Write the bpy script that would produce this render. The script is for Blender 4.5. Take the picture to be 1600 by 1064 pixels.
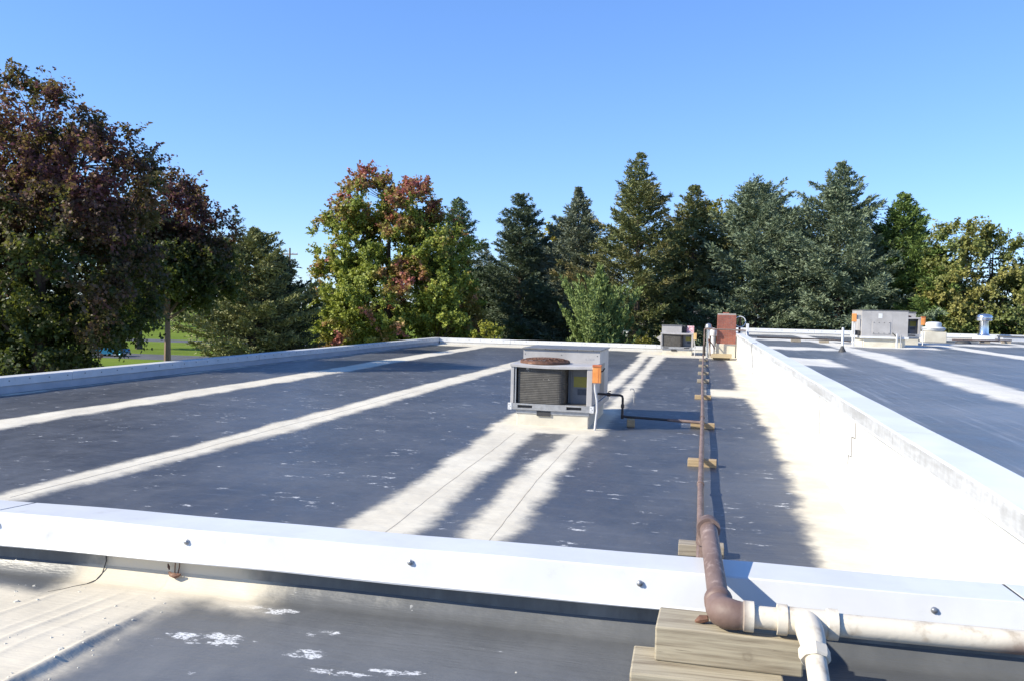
import bpy, bmesh, math, random
import numpy as np
from mathutils import Vector, Matrix

for o in list(bpy.data.objects):
    bpy.data.objects.remove(o, do_unlink=True)
scn = bpy.context.scene
COL = scn.collection
R_ = math.radians
random.seed(7)
rng = np.random.default_rng(11)

# ------------------------------------------------------------------ camera
F_PX, CX, CY = 1339.0, 800.0, 532.0            # photo pixels (1600 x 1064)
_v1 = Vector(((1100 - CX) / F_PX, -(490 - CY) / F_PX, -1)).normalized()
_az = Vector((1, -0.0232, 0)).cross(_v1).normalized()
_ax = _v1.cross(_az)
CAMR = Matrix((_ax, _v1, _az))                   # camera axes -> world
CAM = Vector((0, 0, 6.955))
cam_data = bpy.data.cameras.new('camera')
cam = bpy.data.objects.new('camera', cam_data)
COL.objects.link(cam)
cam.matrix_world = Matrix.Translation(CAM) @ CAMR.to_4x4()
cam_data.sensor_width = 36.0
cam_data.lens = 36.0 * F_PX / 1600.0
cam_data.clip_start = 0.05
cam_data.clip_end = 3000
scn.camera = cam

# ------------------------------------------------------------------ light
SUN_DIR = Vector((1.363, 0.74, -1.0)).normalized()      # direction the light travels
world = bpy.data.worlds.new('World')
scn.world = world
world.use_nodes = True
wn = world.node_tree
bg = wn.nodes['Background']
sky = wn.nodes.new('ShaderNodeTexSky')
sky.sky_type = 'NISHITA'
sky.sun_disc = False
sky.sun_elevation = math.asin(-SUN_DIR.z)
sky.sun_rotation = math.atan2(-SUN_DIR.x, -SUN_DIR.y)
sky.altitude = 100
sky.air_density = 1.0
sky.dust_density = 0.0
sky.ozone_density = 4.0
hsv = wn.nodes.new('ShaderNodeHueSaturation')
hsv.inputs['Saturation'].default_value = 1.1
wn.links.new(sky.outputs[0], hsv.inputs['Color'])
tintn = wn.nodes.new('ShaderNodeMix')           # white balance of the photograph
tintn.data_type = 'RGBA'
tintn.blend_type = 'MULTIPLY'
tintn.inputs[0].default_value = 1.0
tintn.inputs[7].default_value = (0.70, 0.855, 1.20, 1)
gam = wn.nodes.new('ShaderNodeGamma')              # softens the step from zenith to horizon
gam.inputs[1].default_value = 0.74
wn.links.new(hsv.outputs[0], gam.inputs[0])
wn.links.new(gam.outputs[0], tintn.inputs[6])
wn.links.new(tintn.outputs[2], bg.inputs[0])
bg.inputs[1].default_value = 0.15
sun_d = bpy.data.lights.new('sun', 'SUN')
sun_d.energy = 4.3
sun_d.angle = R_(0.53)
sun_d.color = (1.0, 0.93, 0.78)
sun = bpy.data.objects.new('sun', sun_d)
sun.rotation_euler = SUN_DIR.to_track_quat('-Z', 'Y').to_euler()
sun.location = (-30, -20, 40)
COL.objects.link(sun)
scn.view_settings.view_transform = 'Standard'
scn.view_settings.look = 'None'
scn.view_settings.gamma = 1.0
scn.view_settings.exposure = 1.0
scn.render.engine = 'CYCLES'
scn.cycles.max_bounces = 6
scn.cycles.use_denoising = True


def at(px, py, Y):
    """point at depth Y whose direction from the camera is that of a photo pixel"""
    r = CAMR @ Vector(((px - CX) / F_PX, -(py - CY) / F_PX, -1))
    return CAM + r * (Y / r.y)


# ------------------------------------------------------------------ materials
MATS = {}


def new_mat(name):
    m = bpy.data.materials.new(name)
    m.use_nodes = True
    nt = m.node_tree
    return m, nt, nt.nodes['Principled BSDF']


def ramp(nt, fac, stops):
    r = nt.nodes.new('ShaderNodeValToRGB')
    e = r.color_ramp.elements
    while len(e) < len(stops):
        e.new(0.5)
    for i, (p, c) in enumerate(stops):
        e[i].position = p
        e[i].color = (*c, 1) if len(c) == 3 else c
    nt.links.new(fac, r.inputs[0])
    return r.outputs[0]


def noise(nt, scale, detail=4, rough=0.55, vec=None, stretch=None, coord='Object'):
    if vec is None:
        tc = nt.nodes.new('ShaderNodeTexCoord')
        vec = tc.outputs[coord]
    if stretch:
        mp = nt.nodes.new('ShaderNodeMapping')
        mp.inputs['Scale'].default_value = stretch
        nt.links.new(vec, mp.inputs[0])
        vec = mp.outputs[0]
    n = nt.nodes.new('ShaderNodeTexNoise')
    n.inputs['Scale'].default_value = scale
    n.inputs['Detail'].default_value = detail
    n.inputs['Roughness'].default_value = rough
    nt.links.new(vec, n.inputs['Vector'])
    return n.outputs[0]


def math_(nt, op, a, b=None, clamp=False):
    m = nt.nodes.new('ShaderNodeMath')
    m.operation = op
    m.use_clamp = clamp
    for i, v in enumerate((a, b)):
        if v is None:
            continue
        if isinstance(v, (int, float)):
            m.inputs[i].default_value = v
        else:
            nt.links.new(v, m.inputs[i])
    return m.outputs[0]


def mix(nt, fac, a, b):
    m = nt.nodes.new('ShaderNodeMix')
    m.data_type = 'RGBA'
    for sock, v in ((m.inputs[0], fac), (m.inputs[6], a), (m.inputs[7], b)):
        if isinstance(v, (int, float)):
            sock.default_value = v
        elif isinstance(v, tuple):
            sock.default_value = (*v, 1)
        else:
            nt.links.new(v, sock)
    return m.outputs[2]


def smooth(nt, v, lo, hi):
    m = nt.nodes.new('ShaderNodeMapRange')
    m.interpolation_type = 'SMOOTHSTEP'
    m.inputs[1].default_value = lo
    m.inputs[2].default_value = hi
    nt.links.new(v, m.inputs[0])
    return m.outputs[0]


def bump(nt, b, h, strength=0.3, dist=0.01, normal=None):
    n = nt.nodes.new('ShaderNodeBump')
    n.inputs['Strength'].default_value = strength
    n.inputs['Distance'].default_value = dist
    nt.links.new(h, n.inputs['Height'])
    if normal is not None:
        nt.links.new(normal, n.inputs['Normal'])
    if b is not None:
        nt.links.new(n.outputs[0], b.inputs['Normal'])
    return n.outputs[0]


def pmat(name, c1, c2=None, scale=6.0, rough=0.6, metal=0.0, bumps=0.0, stretch=None, spec=0.5,
         lo=0.35, hi=0.65, third=None):
    """two-tone noisy surface; third = (colour, scale, lo, hi) adds stains"""
    m, nt, b = new_mat(name)
    b.inputs['Roughness'].default_value = rough
    b.inputs['Metallic'].default_value = metal
    b.inputs['Specular IOR Level'].default_value = spec
    n = noise(nt, scale, 6, 0.6, stretch=stretch)
    c = mix(nt, smooth(nt, n, lo, hi), c1, c2 if c2 else c1)
    if third:
        n2 = noise(nt, third[1], 6, 0.65)
        c = mix(nt, smooth(nt, n2, third[2], third[3]), c, third[0])
    nt.links.new(c, b.inputs['Base Color'])
    if bumps:
        bump(nt, b, noise(nt, scale * 6, 4, stretch=stretch), bumps, 0.004)
    MATS[name] = m
    return m


pmat('white_metal', (0.63, 0.635, 0.64), (0.57, 0.575, 0.58), 2.5, 0.38, third=((0.42, 0.41, 0.39), 5.0, 0.60, 0.80))

def coping_mat():
    """painted sheet; grime sits on the vertical drip face, as streaky stains"""
    m, nt, b = new_mat('coping_side')
    b.inputs['Roughness'].default_value = 0.42
    base = mix(nt, smooth(nt, noise(nt, 1.5, 5), 0.35, 0.65), (0.69, 0.705, 0.72), (0.62, 0.635, 0.65))
    g = nt.nodes.new('ShaderNodeNewGeometry')
    sp = nt.nodes.new('ShaderNodeSeparateXYZ')
    nt.links.new(g.outputs['True Normal'], sp.inputs[0])
    face = smooth(nt, sp.outputs[2], 0.6, 0.2)
    n = noise(nt, 3.0, 7, 0.72, stretch=(1, 0.22, 1.6))
    n2 = noise(nt, 14.0, 4, 0.6, stretch=(1, 1, 0.4))
    f = math_(nt, 'MULTIPLY', face, smooth(nt, math_(nt, 'ADD', math_(nt, 'MULTIPLY', n, 0.75), math_(nt, 'MULTIPLY', n2, 0.25)), 0.30, 0.64))
    c = mix(nt, math_(nt, 'MULTIPLY', f, 0.85), base, (0.30, 0.295, 0.285))
    nt.links.new(c, b.inputs['Base Color'])
    MATS['coping_side'] = m


coping_mat()
pmat('white_wall', (0.60, 0.59, 0.555), (0.55, 0.54, 0.505), 1.2, 0.85, bumps=0.25)
pmat('cream_coat', (0.60, 0.56, 0.46), (0.52, 0.48, 0.39), 3.0, 0.85, bumps=0.4, third=((0.5, 0.45, 0.37), 9.0, 0.62, 0.75))
pmat('gap_dark', (0.03, 0.03, 0.035), (0.05, 0.05, 0.05), 8, 0.8)
pmat('membrane_flash', (0.17, 0.18, 0.18), (0.26, 0.27, 0.26), 5, 0.5, stretch=(1, 1, 0.5), third=((0.42, 0.42, 0.40), 3.0, 0.58, 0.8))
pmat('flash_shade_blue', (0.42, 0.44, 0.48), (0.36, 0.38, 0.42), 2, 0.5)  # blue shade of the left parapet's inner face, put into the colour
pmat('zinc', (0.42, 0.42, 0.42), (0.30, 0.30, 0.30), 12, 0.35, 0.7)
pmat('bright_zinc', (0.70, 0.71, 0.73), (0.60, 0.61, 0.63), 6, 0.22, 0.95)
pmat('cabinet', (0.40, 0.385, 0.375), (0.34, 0.325, 0.315), 3, 0.5, third=((0.33, 0.31, 0.29), 4.5, 0.60, 0.8))
pmat('cabinet_lid', (0.165, 0.163, 0.16), (0.125, 0.123, 0.12), 4, 0.5, third=((0.22, 0.18, 0.15), 3, 0.6, 0.8))
pmat('galv', (0.42, 0.42, 0.42), (0.32, 0.32, 0.32), 9, 0.42, 0.45)
pmat('inner_panel', (0.19, 0.20, 0.215), (0.15, 0.16, 0.175), 5, 0.6)
pmat('coil', (0.062, 0.058, 0.052), (0.092, 0.086, 0.076), 10, 0.75, third=((0.45, 0.44, 0.41), 9, 0.66, 0.70))
pmat('rust', (0.16, 0.075, 0.045), (0.09, 0.045, 0.03), 16, 0.8, bumps=0.4, third=((0.30, 0.17, 0.11), 8, 0.6, 0.75))
pmat('pipe_rust', (0.185, 0.130, 0.112), (0.120, 0.078, 0.064), 9, 0.66, bumps=0.5, stretch=(1, 0.35, 1), third=((0.27, 0.205, 0.18), 26, 0.50, 0.72))
pmat('black_pipe', (0.022, 0.019, 0.018), (0.05, 0.035, 0.03), 10, 0.5)
pmat('orange_box', (0.62, 0.22, 0.05), (0.72, 0.30, 0.09), 5, 0.5)
pmat('orange_dark', (0.40, 0.11, 0.04), (0.5, 0.16, 0.06), 8, 0.6)
pmat('tan_box', (0.62, 0.42, 0.17), (0.66, 0.48, 0.22), 5, 0.6)
pmat('yellow_label', (0.30, 0.27, 0.035), (0.25, 0.22, 0.04), 30, 0.5)
pmat('dark_label', (0.04, 0.05, 0.07), (0.06, 0.07, 0.09), 30, 0.5)
pmat('mark', (0.30, 0.29, 0.29), (0.42, 0.41, 0.41), 40, 0.6)
pmat('pink_panel', (0.55, 0.20, 0.24), (0.75, 0.62, 0.62), 9, 0.6)
pmat('conduit', (0.55, 0.55, 0.55), (0.45, 0.45, 0.45), 10, 0.4, 0.3)
pmat('mortar', (0.42, 0.39, 0.36), (0.34, 0.31, 0.29), 12, 0.9, bumps=0.3)
pmat('brick', (0.33, 0.115, 0.075), (0.24, 0.085, 0.06), 5, 0.85, bumps=0.3, third=((0.40, 0.20, 0.15), 9, 0.6, 0.75))
pmat('plywood', (0.42, 0.33, 0.18), (0.35, 0.27, 0.15), 4, 0.8, stretch=(1, 6, 1))
pmat('tree_bark', (0.10, 0.075, 0.055), (0.055, 0.04, 0.03), 5, 0.9, bumps=0.8, stretch=(1, 1, 0.25))
pmat('pole_wood', (0.19, 0.13, 0.09), (0.12, 0.085, 0.06), 4, 0.9, bumps=0.6, stretch=(1, 1, 0.12))
pmat('asphalt', (0.060, 0.060, 0.063), (0.085, 0.085, 0.088), 0.4, 0.9, bumps=0.3)
pmat('house_white', (0.72, 0.72, 0.70), (0.65, 0.65, 0.63), 1.0, 0.8)
pmat('house_roof', (0.10, 0.09, 0.085), (0.14, 0.13, 0.12), 3, 0.9)
pmat('car_blue', (0.012, 0.10, 0.16), (0.014, 0.11, 0.17), 2, 0.18, 0.5)
pmat('car_glass', (0.02, 0.025, 0.03), (0.02, 0.025, 0.03), 2, 0.08)
pmat('tyre', (0.02, 0.02, 0.02), (0.03, 0.03, 0.03), 9, 0.85)
pmat('tail_red', (0.35, 0.02, 0.02), (0.4, 0.03, 0.03), 9, 0.3)
pmat('black_rubber', (0.03, 0.03, 0.033), (0.05, 0.05, 0.05), 9, 0.7)
pmat('crack', (0.10, 0.095, 0.09), (0.18, 0.17, 0.16), 9, 0.9)


def upstand_mat():
    """membrane turned up the wall; cream coat sprayed over part of it"""
    m, nt, b = new_mat('upstand')
    g = nt.nodes.new('ShaderNodeNewGeometry')
    sp = nt.nodes.new('ShaderNodeSeparateXYZ')
    nt.links.new(g.outputs['Position'], sp.inputs[0])
    x = math_(nt, 'ADD', sp.outputs[0], math_(nt, 'MULTIPLY', math_(nt, 'SUBTRACT', noise(nt, 7, 5), 0.5), 0.25))
    k = math_(nt, 'MULTIPLY', smooth(nt, x, -1.50, -1.74), smooth(nt, x, -2.33, -2.22))
    mem = mix(nt, smooth(nt, noise(nt, 4, 6, 0.65, stretch=(1, 1, 0.4)), 0.38, 0.68), (0.10, 0.105, 0.105), (0.20, 0.205, 0.20))
    c = mix(nt, k, mem, (0.56, 0.51, 0.41))
    nt.links.new(c, b.inputs['Base Color'])
    b.inputs['Roughness'].default_value = 0.55
    bump(nt, b, noise(nt, 5, 4), 0.4, 0.01)
    MATS['upstand'] = m


upstand_mat()


def wood_mat(name, light, dark, grain_axis=0):
    m, nt, b = new_mat(name)
    st = [26, 26, 26]
    st[grain_axis] = 0.9
    n = noise(nt, 3.2, 6, 0.6, stretch=tuple(st))
    st2 = [1.6, 5, 5]
    if grain_axis == 1:
        st2 = [5, 1.6, 5]
    tc = nt.nodes.new('ShaderNodeTexCoord')
    mp = nt.nodes.new('ShaderNodeMapping')
    mp.inputs['Scale'].default_value = st2
    nt.links.new(tc.outputs['Object'], mp.inputs[0])
    w = nt.nodes.new('ShaderNodeTexWave')
    w.wave_type = 'RINGS'
    w.inputs['Scale'].default_value = 3.0
    w.inputs['Distortion'].default_value = 5.0
    w.inputs['Detail'].default_value = 3.0
    w.inputs['Detail Scale'].default_value = 1.2
    nt.links.new(mp.outputs[0], w.inputs[0])
    f = math_(nt, 'ADD', math_(nt, 'MULTIPLY', n, 0.88), math_(nt, 'MULTIPLY', w.outputs[1], 0.10))
    c = ramp(nt, f, [(0.30, dark), (0.52, light), (0.75, tuple(min(1, x * 1.18) for x in light))])
    v = noise(nt, 2.3, 4)
    c = mix(nt, math_(nt, 'MULTIPLY', smooth(nt, v, 0.5, 0.75), 0.5), c, tuple(x * 0.6 for x in light))
    if name == 'timber':
        for kx, ky, kz, kr in ((0.055, -0.085, 0.040, 0.026), (-0.13, 0.0, 0.098, 0.018), (-0.02, -0.1, 0.062, 0.016)):
            sub = nt.nodes.new('ShaderNodeVectorMath')
            sub.operation = 'SUBTRACT'
            nt.links.new(tc.outputs['Object'], sub.inputs[0])
            sub.inputs[1].default_value = (kx, ky, kz)
            ln = nt.nodes.new('ShaderNodeVectorMath')
            ln.operation = 'LENGTH'
            nt.links.new(sub.outputs[0], ln.inputs[0])
            dd = math_(nt, 'ADD', ln.outputs['Value'], math_(nt, 'MULTIPLY', noise(nt, 26, 4), 0.03))
            rings = math_(nt, 'ADD', math_(nt, 'MULTIPLY', math_(nt, 'SINE', math_(nt, 'MULTIPLY', dd, 420)), 0.5), 0.5)
            kc = mix(nt, rings, tuple(x * 0.95 for x in dark), tuple(x * 0.72 for x in light))
            c = mix(nt, math_(nt, 'MULTIPLY', smooth(nt, dd, kr * 1.7, kr * 0.5), 0.75), c, kc)
        ck = noise(nt, 3.0, 5, 0.7, stretch=(1.2, 34, 34))
        c = mix(nt, math_(nt, 'MULTIPLY', smooth(nt, ck, 0.66, 0.70), 0.8), c, tuple(x * 0.35 for x in dark))
    nt.links.new(c, b.inputs['Base Color'])
    b.inputs['Roughness'].default_value = 0.85
    bump(nt, b, f, 0.5, 0.004)
    MATS[name] = m


wood_mat('timber', (0.34, 0.295, 0.21), (0.17, 0.135, 0.09))
wood_mat('block_wood', (0.38, 0.28, 0.16), (0.20, 0.14, 0.08))
wood_mat('block_grey', (0.30, 0.26, 0.20), (0.15, 0.12, 0.09))


def painted_pipe_mat(name):
    """cream overspray on rusty steel: the paint thins out towards the underside far right"""
    m, nt, b = new_mat(name)
    g = nt.nodes.new('ShaderNodeNewGeometry')
    sp = nt.nodes.new('ShaderNodeSeparateXYZ')
    nt.links.new(g.outputs['Position'], sp.inputs[0])
    n = noise(nt, 5, 5)
    v = math_(nt, 'ADD', sp.outputs[0], math_(nt, 'MULTIPLY', math_(nt, 'SUBTRACT', n, 0.5), 0.25))
    zz = math_(nt, 'MULTIPLY', math_(nt, 'SUBTRACT', 6.12, sp.outputs[2]), 4.0)
    v = math_(nt, 'ADD', v, zz)
    right = smooth(nt, v, 0.72, 0.98)
    left = smooth(nt, math_(nt, 'ADD', sp.outputs[0], math_(nt, 'MULTIPLY', n, 0.04)), 0.175, 0.135)
    rustc = mix(nt, smooth(nt, noise(nt, 9, 5), 0.35, 0.65), (0.185, 0.125, 0.105), (0.12, 0.075, 0.06))
    paint = mix(nt, smooth(nt, noise(nt, 22, 5), 0.52, 0.72), (0.58, 0.525, 0.43), (0.40, 0.34, 0.26))
    c = mix(nt, math_(nt, 'MAXIMUM', right, left), paint, rustc)
    nt.links.new(c, b.inputs['Base Color'])
    b.inputs['Roughness'].default_value = 0.6
    bump(nt, b, noise(nt, 60, 4), 0.3, 0.003)
    MATS[name] = m


painted_pipe_mat('painted_pipe')


def roof_mat(name, dark, light, coat_a, coat_b, scuff=1.0, rough=0.42, streak=None, streak_amt=0.0, sc_scale=6.5, sc_off=0.0):
    m, nt, b = new_mat(name)
    at_ = nt.nodes.new('ShaderNodeAttribute')
    at_.attribute_name = 'coat'
    sc_ = nt.nodes.new('ShaderNodeAttribute')
    sc_.attribute_name = 'scuff'
    d = at_.outputs['Fac']
    n1 = noise(nt, 1.7, 6, 0.6)
    n2 = noise(nt, 9.0, 5, 0.6)
    dn = math_(nt, 'ADD', d, math_(nt, 'MULTIPLY', math_(nt, 'SUBTRACT', n1, 0.5), 0.34))
    dn = math_(nt, 'ADD', dn, math_(nt, 'MULTIPLY', math_(nt, 'SUBTRACT', n2, 0.5), 0.14))
    cm = smooth(nt, dn, -0.09, 0.13)
    # membrane: broad dusty areas, fine mottling
    big = noise(nt, 0.45, 5, 0.55)
    med = noise(nt, 3.0, 6, 0.65, stretch=(1, 0.6, 1))
    fm = math_(nt, 'ADD', math_(nt, 'MULTIPLY', big, 0.6), math_(nt, 'MULTIPLY', med, 0.4))
    mem = mix(nt, smooth(nt, fm, 0.36, 0.66), dark, light)
    st = noise(nt, 2.0, 6, 0.7, stretch=streak or (0.5, 4, 1))
    mem = mix(nt, math_(nt, 'MULTIPLY', smooth(nt, st, 0.52, 0.75), streak_amt), mem, tuple(x * 2.3 for x in light))
    # white chalky scuffs, clustered
    cl = smooth(nt, noise(nt, 1.6, 3, 0.5), 0.47, 0.60)
    cl = math_(nt, 'MAXIMUM', math_(nt, 'MULTIPLY', cl, 0.75), sc_.outputs['Fac'])
    fl = math_(nt, 'ADD', noise(nt, sc_scale, 8, 0.72, stretch=(1, 1.9, 1)), sc_off)
    fl = smooth(nt, math_(nt, 'ADD', fl, math_(nt, 'MULTIPLY', math_(nt, 'SUBTRACT', cl, 1.0), 0.12)), 0.595, 0.65)
    flake = smooth(nt, noise(nt, sc_scale * 7, 5, 0.7, stretch=(1, 1.5, 1)), 0.40, 0.52)
    fl = math_(nt, 'MULTIPLY', math_(nt, 'MULTIPLY', fl, flake), scuff)
    mem = mix(nt, fl, mem, (0.62, 0.62, 0.61))
    coat = mix(nt, smooth(nt, noise(nt, 1.3, 6, 0.6), 0.35, 0.65), coat_a, coat_b)
    crk = noise(nt, 5.0, 6, 0.75, stretch=(2.5, 0.5, 1))
    coat = mix(nt, math_(nt, 'MULTIPLY', smooth(nt, crk, 0.60, 0.72), 0.45), coat, tuple(x * 0.62 for x in coat_b))
    c = mix(nt, cm, mem, coat)
    nt.links.new(c, b.inputs['Base Color'])
    r = math_(nt, 'ADD', math_(nt, 'MULTIPLY', cm, 0.85 - rough), rough)
    r = math_(nt, 'ADD', r, math_(nt, 'MULTIPLY', math_(nt, 'SUBTRACT', med, 0.5), 0.35))
    nt.links.new(r, b.inputs['Roughness'])
    h = math_(nt, 'ADD', math_(nt, 'MULTIPLY', noise(nt, 1.4, 3), 2.0), math_(nt, 'MULTIPLY', noise(nt, 14, 4), 0.12))
    h = math_(nt, 'ADD', h, math_(nt, 'MULTIPLY', cm, 0.25))
    h = math_(nt, 'ADD', h, math_(nt, 'MULTIPLY', st, 0.5))
    bump(nt, b, h, 0.55, 0.03)
    MATS[name] = m


CREAM_A, CREAM_B = (0.60, 0.555, 0.455), (0.52, 0.475, 0.385)
roof_mat('lower_roof', (0.052, 0.056, 0.066), (0.088, 0.092, 0.102), CREAM_A, CREAM_B, 0.85, 0.44, None, 0.22, 4.2, 0.055)
roof_mat('upper_roof', (0.092, 0.099, 0.110), (0.155, 0.162, 0.174), (0.60, 0.58, 0.53), (0.53, 0.51, 0.46), 0.4, 0.36, (9, 0.16, 1), 0.75)
roof_mat('near_roof', (0.085, 0.088, 0.090), (0.130, 0.133, 0.135), (0.59, 0.53, 0.42), (0.50, 0.445, 0.345), 1.0, 0.42, None, 0.1, 11.0, -0.01)


def foliage_mat(name, transl=0.25, rough=0.55):
    m, nt, b = new_mat(name)
    a = nt.nodes.new('ShaderNodeAttribute')
    a.attribute_name = 'tint'
    nt.links.new(a.outputs['Color'], b.inputs['Base Color'])
    b.inputs['Roughness'].default_value = rough
    b.inputs['Specular IOR Level'].default_value = 0.35
    t = nt.nodes.new('ShaderNodeBsdfTranslucent')
    tc = mix(nt, 0.35, a.outputs['Color'], (0.35, 0.40, 0.05))
    nt.links.new(tc, t.inputs[0])
    ms = nt.nodes.new('ShaderNodeMixShader')
    ms.inputs[0].default_value = transl
    out = nt.nodes['Material Output']
    nt.links.new(b.outputs[0], ms.inputs[1])
    nt.links.new(t.outputs[0], ms.inputs[2])
    nt.links.new(ms.outputs[0], out.inputs[0])
    MATS[name] = m


foliage_mat('leaf', 0.34)
foliage_mat('needle', 0.08, 0.65)


def grass_mat():
    m, nt, b = new_mat('grass')
    n = noise(nt, 0.12, 6, 0.6)
    n2 = noise(nt, 2.5, 6, 0.7)
    f = math_(nt, 'ADD', math_(nt, 'MULTIPLY', n, 0.6), math_(nt, 'MULTIPLY', n2, 0.4))
    c = ramp(nt, f, [(0.3, (0.075, 0.115, 0.016)), (0.55, (0.135, 0.185, 0.026)), (0.75, (0.19, 0.20, 0.045))])
    nt.links.new(c, b.inputs['Base Color'])
    b.inputs['Roughness'].default_value = 1.0
    b.inputs['Specular IOR Level'].default_value = 0.05
    bump(nt, b, n2, 0.6, 0.08)
    MATS['grass'] = m


grass_mat()


# ------------------------------------------------------------------ mesh helpers
class MB:
    def __init__(self):
        self.v, self.f = [], []

    def add(self, vs, fs):
        o = len(self.v)
        self.v += [tuple(p) for p in vs]
        self.f += [tuple(i + o for i in f) for f in fs]
        return self

    def box(self, x0, x1, y0, y1, z0, z1):
        return self.add([(x0, y0, z0), (x1, y0, z0), (x1, y1, z0), (x0, y1, z0), (x0, y0, z1), (x1, y0, z1), (x1, y1, z1), (x0, y1, z1)],
                        [(0, 3, 2, 1), (4, 5, 6, 7), (0, 1, 5, 4), (1, 2, 6, 5), (2, 3, 7, 6), (3, 0, 4, 7)])

    def tube(self, pts, r, n=12, caps=True):
        pts = [Vector(p) for p in pts]
        rs = r if isinstance(r, (list, tuple)) else [r] * len(pts)
        rings = []
        up = Vector((0, 0, 1))
        prev = None
        for i, p in enumerate(pts):
            if i == 0:
                t = pts[1] - pts[0]
            elif i == len(pts) - 1:
                t = pts[-1] - pts[-2]
            else:
                t = (pts[i + 1] - p).normalized() + (p - pts[i - 1]).normalized()
            t.normalize()
            if prev is None:
                a = t.cross(up if abs(t.z) < 0.9 else Vector((1, 0, 0))).normalized()
            else:
                a = (prev - t * prev.dot(t))
                a = a.normalized() if a.length > 1e-6 else t.orthogonal().normalized()
            prev = a
            b = t.cross(a)
            k = 1.0
            if 0 < i < len(pts) - 1:
                c = (pts[i + 1] - p).normalized().dot((p - pts[i - 1]).normalized())
                k = 1.0 / max(0.6, math.sqrt((1 + c) / 2))
            rings.append([p + (a * math.cos(q) + b * math.sin(q)) * rs[i] * (k if k < 1.1 else 1.0) for q in [2 * math.pi * j / n for j in range(n)]])
        vs = [p for ring in rings for p in ring]
        fs = []
        for i in range(len(pts) - 1):
            for j in range(n):
                k = (j + 1) % n
                fs.append((i * n + j, i * n + k, (i + 1) * n + k, (i + 1) * n + j))
        if caps:
            fs.append(tuple(range(n - 1, -1, -1)))
            fs.append(tuple((len(pts) - 1) * n + j for j in range(n)))
        return self.add(vs, fs)

    def lathe(self, prof, c, axis='Z', n=20):
        """prof: (radius, height) from bottom to top"""
        vs, fs = [], []
        c = Vector(c)
        for r, h in prof:
            for j in range(n):
                q = 2 * math.pi * j / n
                a, b = r * math.cos(q), r * math.sin(q)
                p = {'Z': (a, b, h), 'Y': (a, h, b), 'X': (h, a, b)}[axis]
                vs.append(c + Vector(p))
        for i in range(len(prof) - 1):
            for j in range(n):
                k = (j + 1) % n
                fs.append((i * n + j, i * n + k, (i + 1) * n + k, (i + 1) * n + j))
        fs.append(tuple(range(n - 1, -1, -1)))
        fs.append(tuple((len(prof) - 1) * n + j for j in range(n)))
        return self.add(vs, fs)

    def torus(self, c, R, r, axis='Z', n=36, m=8):
        pts = []
        vs, fs = [], []
        c = Vector(c)
        for i in range(n):
            q = 2 * math.pi * i / n
            for j in range(m):
                w = 2 * math.pi * j / m
                d = R + r * math.cos(w)
                a, b, h = d * math.cos(q), d * math.sin(q), r * math.sin(w)
                vs.append(c + Vector({'Z': (a, b, h), 'Y': (a, h, b), 'X': (h, a, b)}[axis]))
        for i in range(n):
            for j in range(m):
                fs.append((i * m + j, ((i + 1) % n) * m + j, ((i + 1) % n) * m + (j + 1) % m, i * m + (j + 1) % m))
        return self.add(vs, fs)

    def build(self, name, mat, parent=None, smooth_=False, bevel=0.0, seg=2):
        me = bpy.data.meshes.new(name)
        me.from_pydata([tuple(p) for p in self.v], [], self.f)
        me.materials.append(MATS[mat])
        bm = bmesh.new()
        bm.from_mesh(me)
        bmesh.ops.recalc_face_normals(bm, faces=bm.faces)
        bm.to_mesh(me)
        bm.free()
        if smooth_:
            me.shade_smooth()
            try:
                me.set_sharp_from_angle(angle=R_(40))
            except Exception:
                pass
        me.update()
        o = bpy.data.objects.new(name, me)
        COL.objects.link(o)
        if parent is not None:
            o.parent = parent
            o.matrix_parent_inverse = parent.matrix_world.inverted()
        if bevel:
            b = o.modifiers.new('bevel', 'BEVEL')
            b.width = bevel
            b.segments = seg
            b.limit_method = 'ANGLE'
        return o


def thing(name, loc, label, cat, group=None):
    o = bpy.data.objects.new(name, None)
    o.location = loc
    COL.objects.link(o)
    o.matrix_world = Matrix.Translation(Vector(loc))
    o.empty_display_size = 0.2
    return tag(o, label, cat, group)


def tag(o, label, cat, group=None):
    o['label'] = label
    o['category'] = cat
    if group:
        o['group'] = group
    return o


def structure(o):
    o['kind'] = 'structure'
    return o


def share(src, name, loc, parent, rot=None, scale=None):
    """a further part that shares mesh data (src built round the world origin)"""
    o = bpy.data.objects.new(name, src)
    COL.objects.link(o)
    o.parent = parent
    o.matrix_parent_inverse = parent.matrix_world.inverted()
    o.location = loc
    if rot:
        o.rotation_euler = rot
    if scale:
        o.scale = scale
    return o


def arc(c, a, b, r, t0, t1, n=8):
    c, a, b = Vector(c), Vector(a), Vector(b)
    return [c + (a * math.cos(t0 + (t1 - t0) * i / n) + b * math.sin(t0 + (t1 - t0) * i / n)) * r for i in range(n + 1)]


# ------------------------------------------------------------------ ground and roads
gb = MB()
gb.add([(-900, -300, 0), (900, -300, 0), (900, 1500, 0), (-900, 1500, 0)], [(0, 1, 2, 3)])
structure(gb.build('ground', 'grass'))
rb = MB()
rb.add([(-260, 88, 0.004), (200, 92, 0.004), (200, 101, 0.004), (-260, 97.5, 0.004)], [(0, 1, 2, 3)])
structure(rb.build('road', 'asphalt'))
rb = MB()
rb.add([(-300, 128, 0.004), (200, 130, 0.004), (200, 139, 0.004), (-300, 137, 0.004)], [(0, 1, 2, 3)])
structure(rb.build('road', 'asphalt'))

# ------------------------------------------------------------------ roofs
ZL, ZU, ZN = 5.0, 6.0, 5.87        # lower, upper and near roof levels
XL, XW, YF = -13.8, 1.46, 44.0     # left parapet inner face, dividing wall face, far parapet face
YN0, YN1 = 2.84, 3.08              # near coping front and back
ZCAP = 6.105


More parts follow.
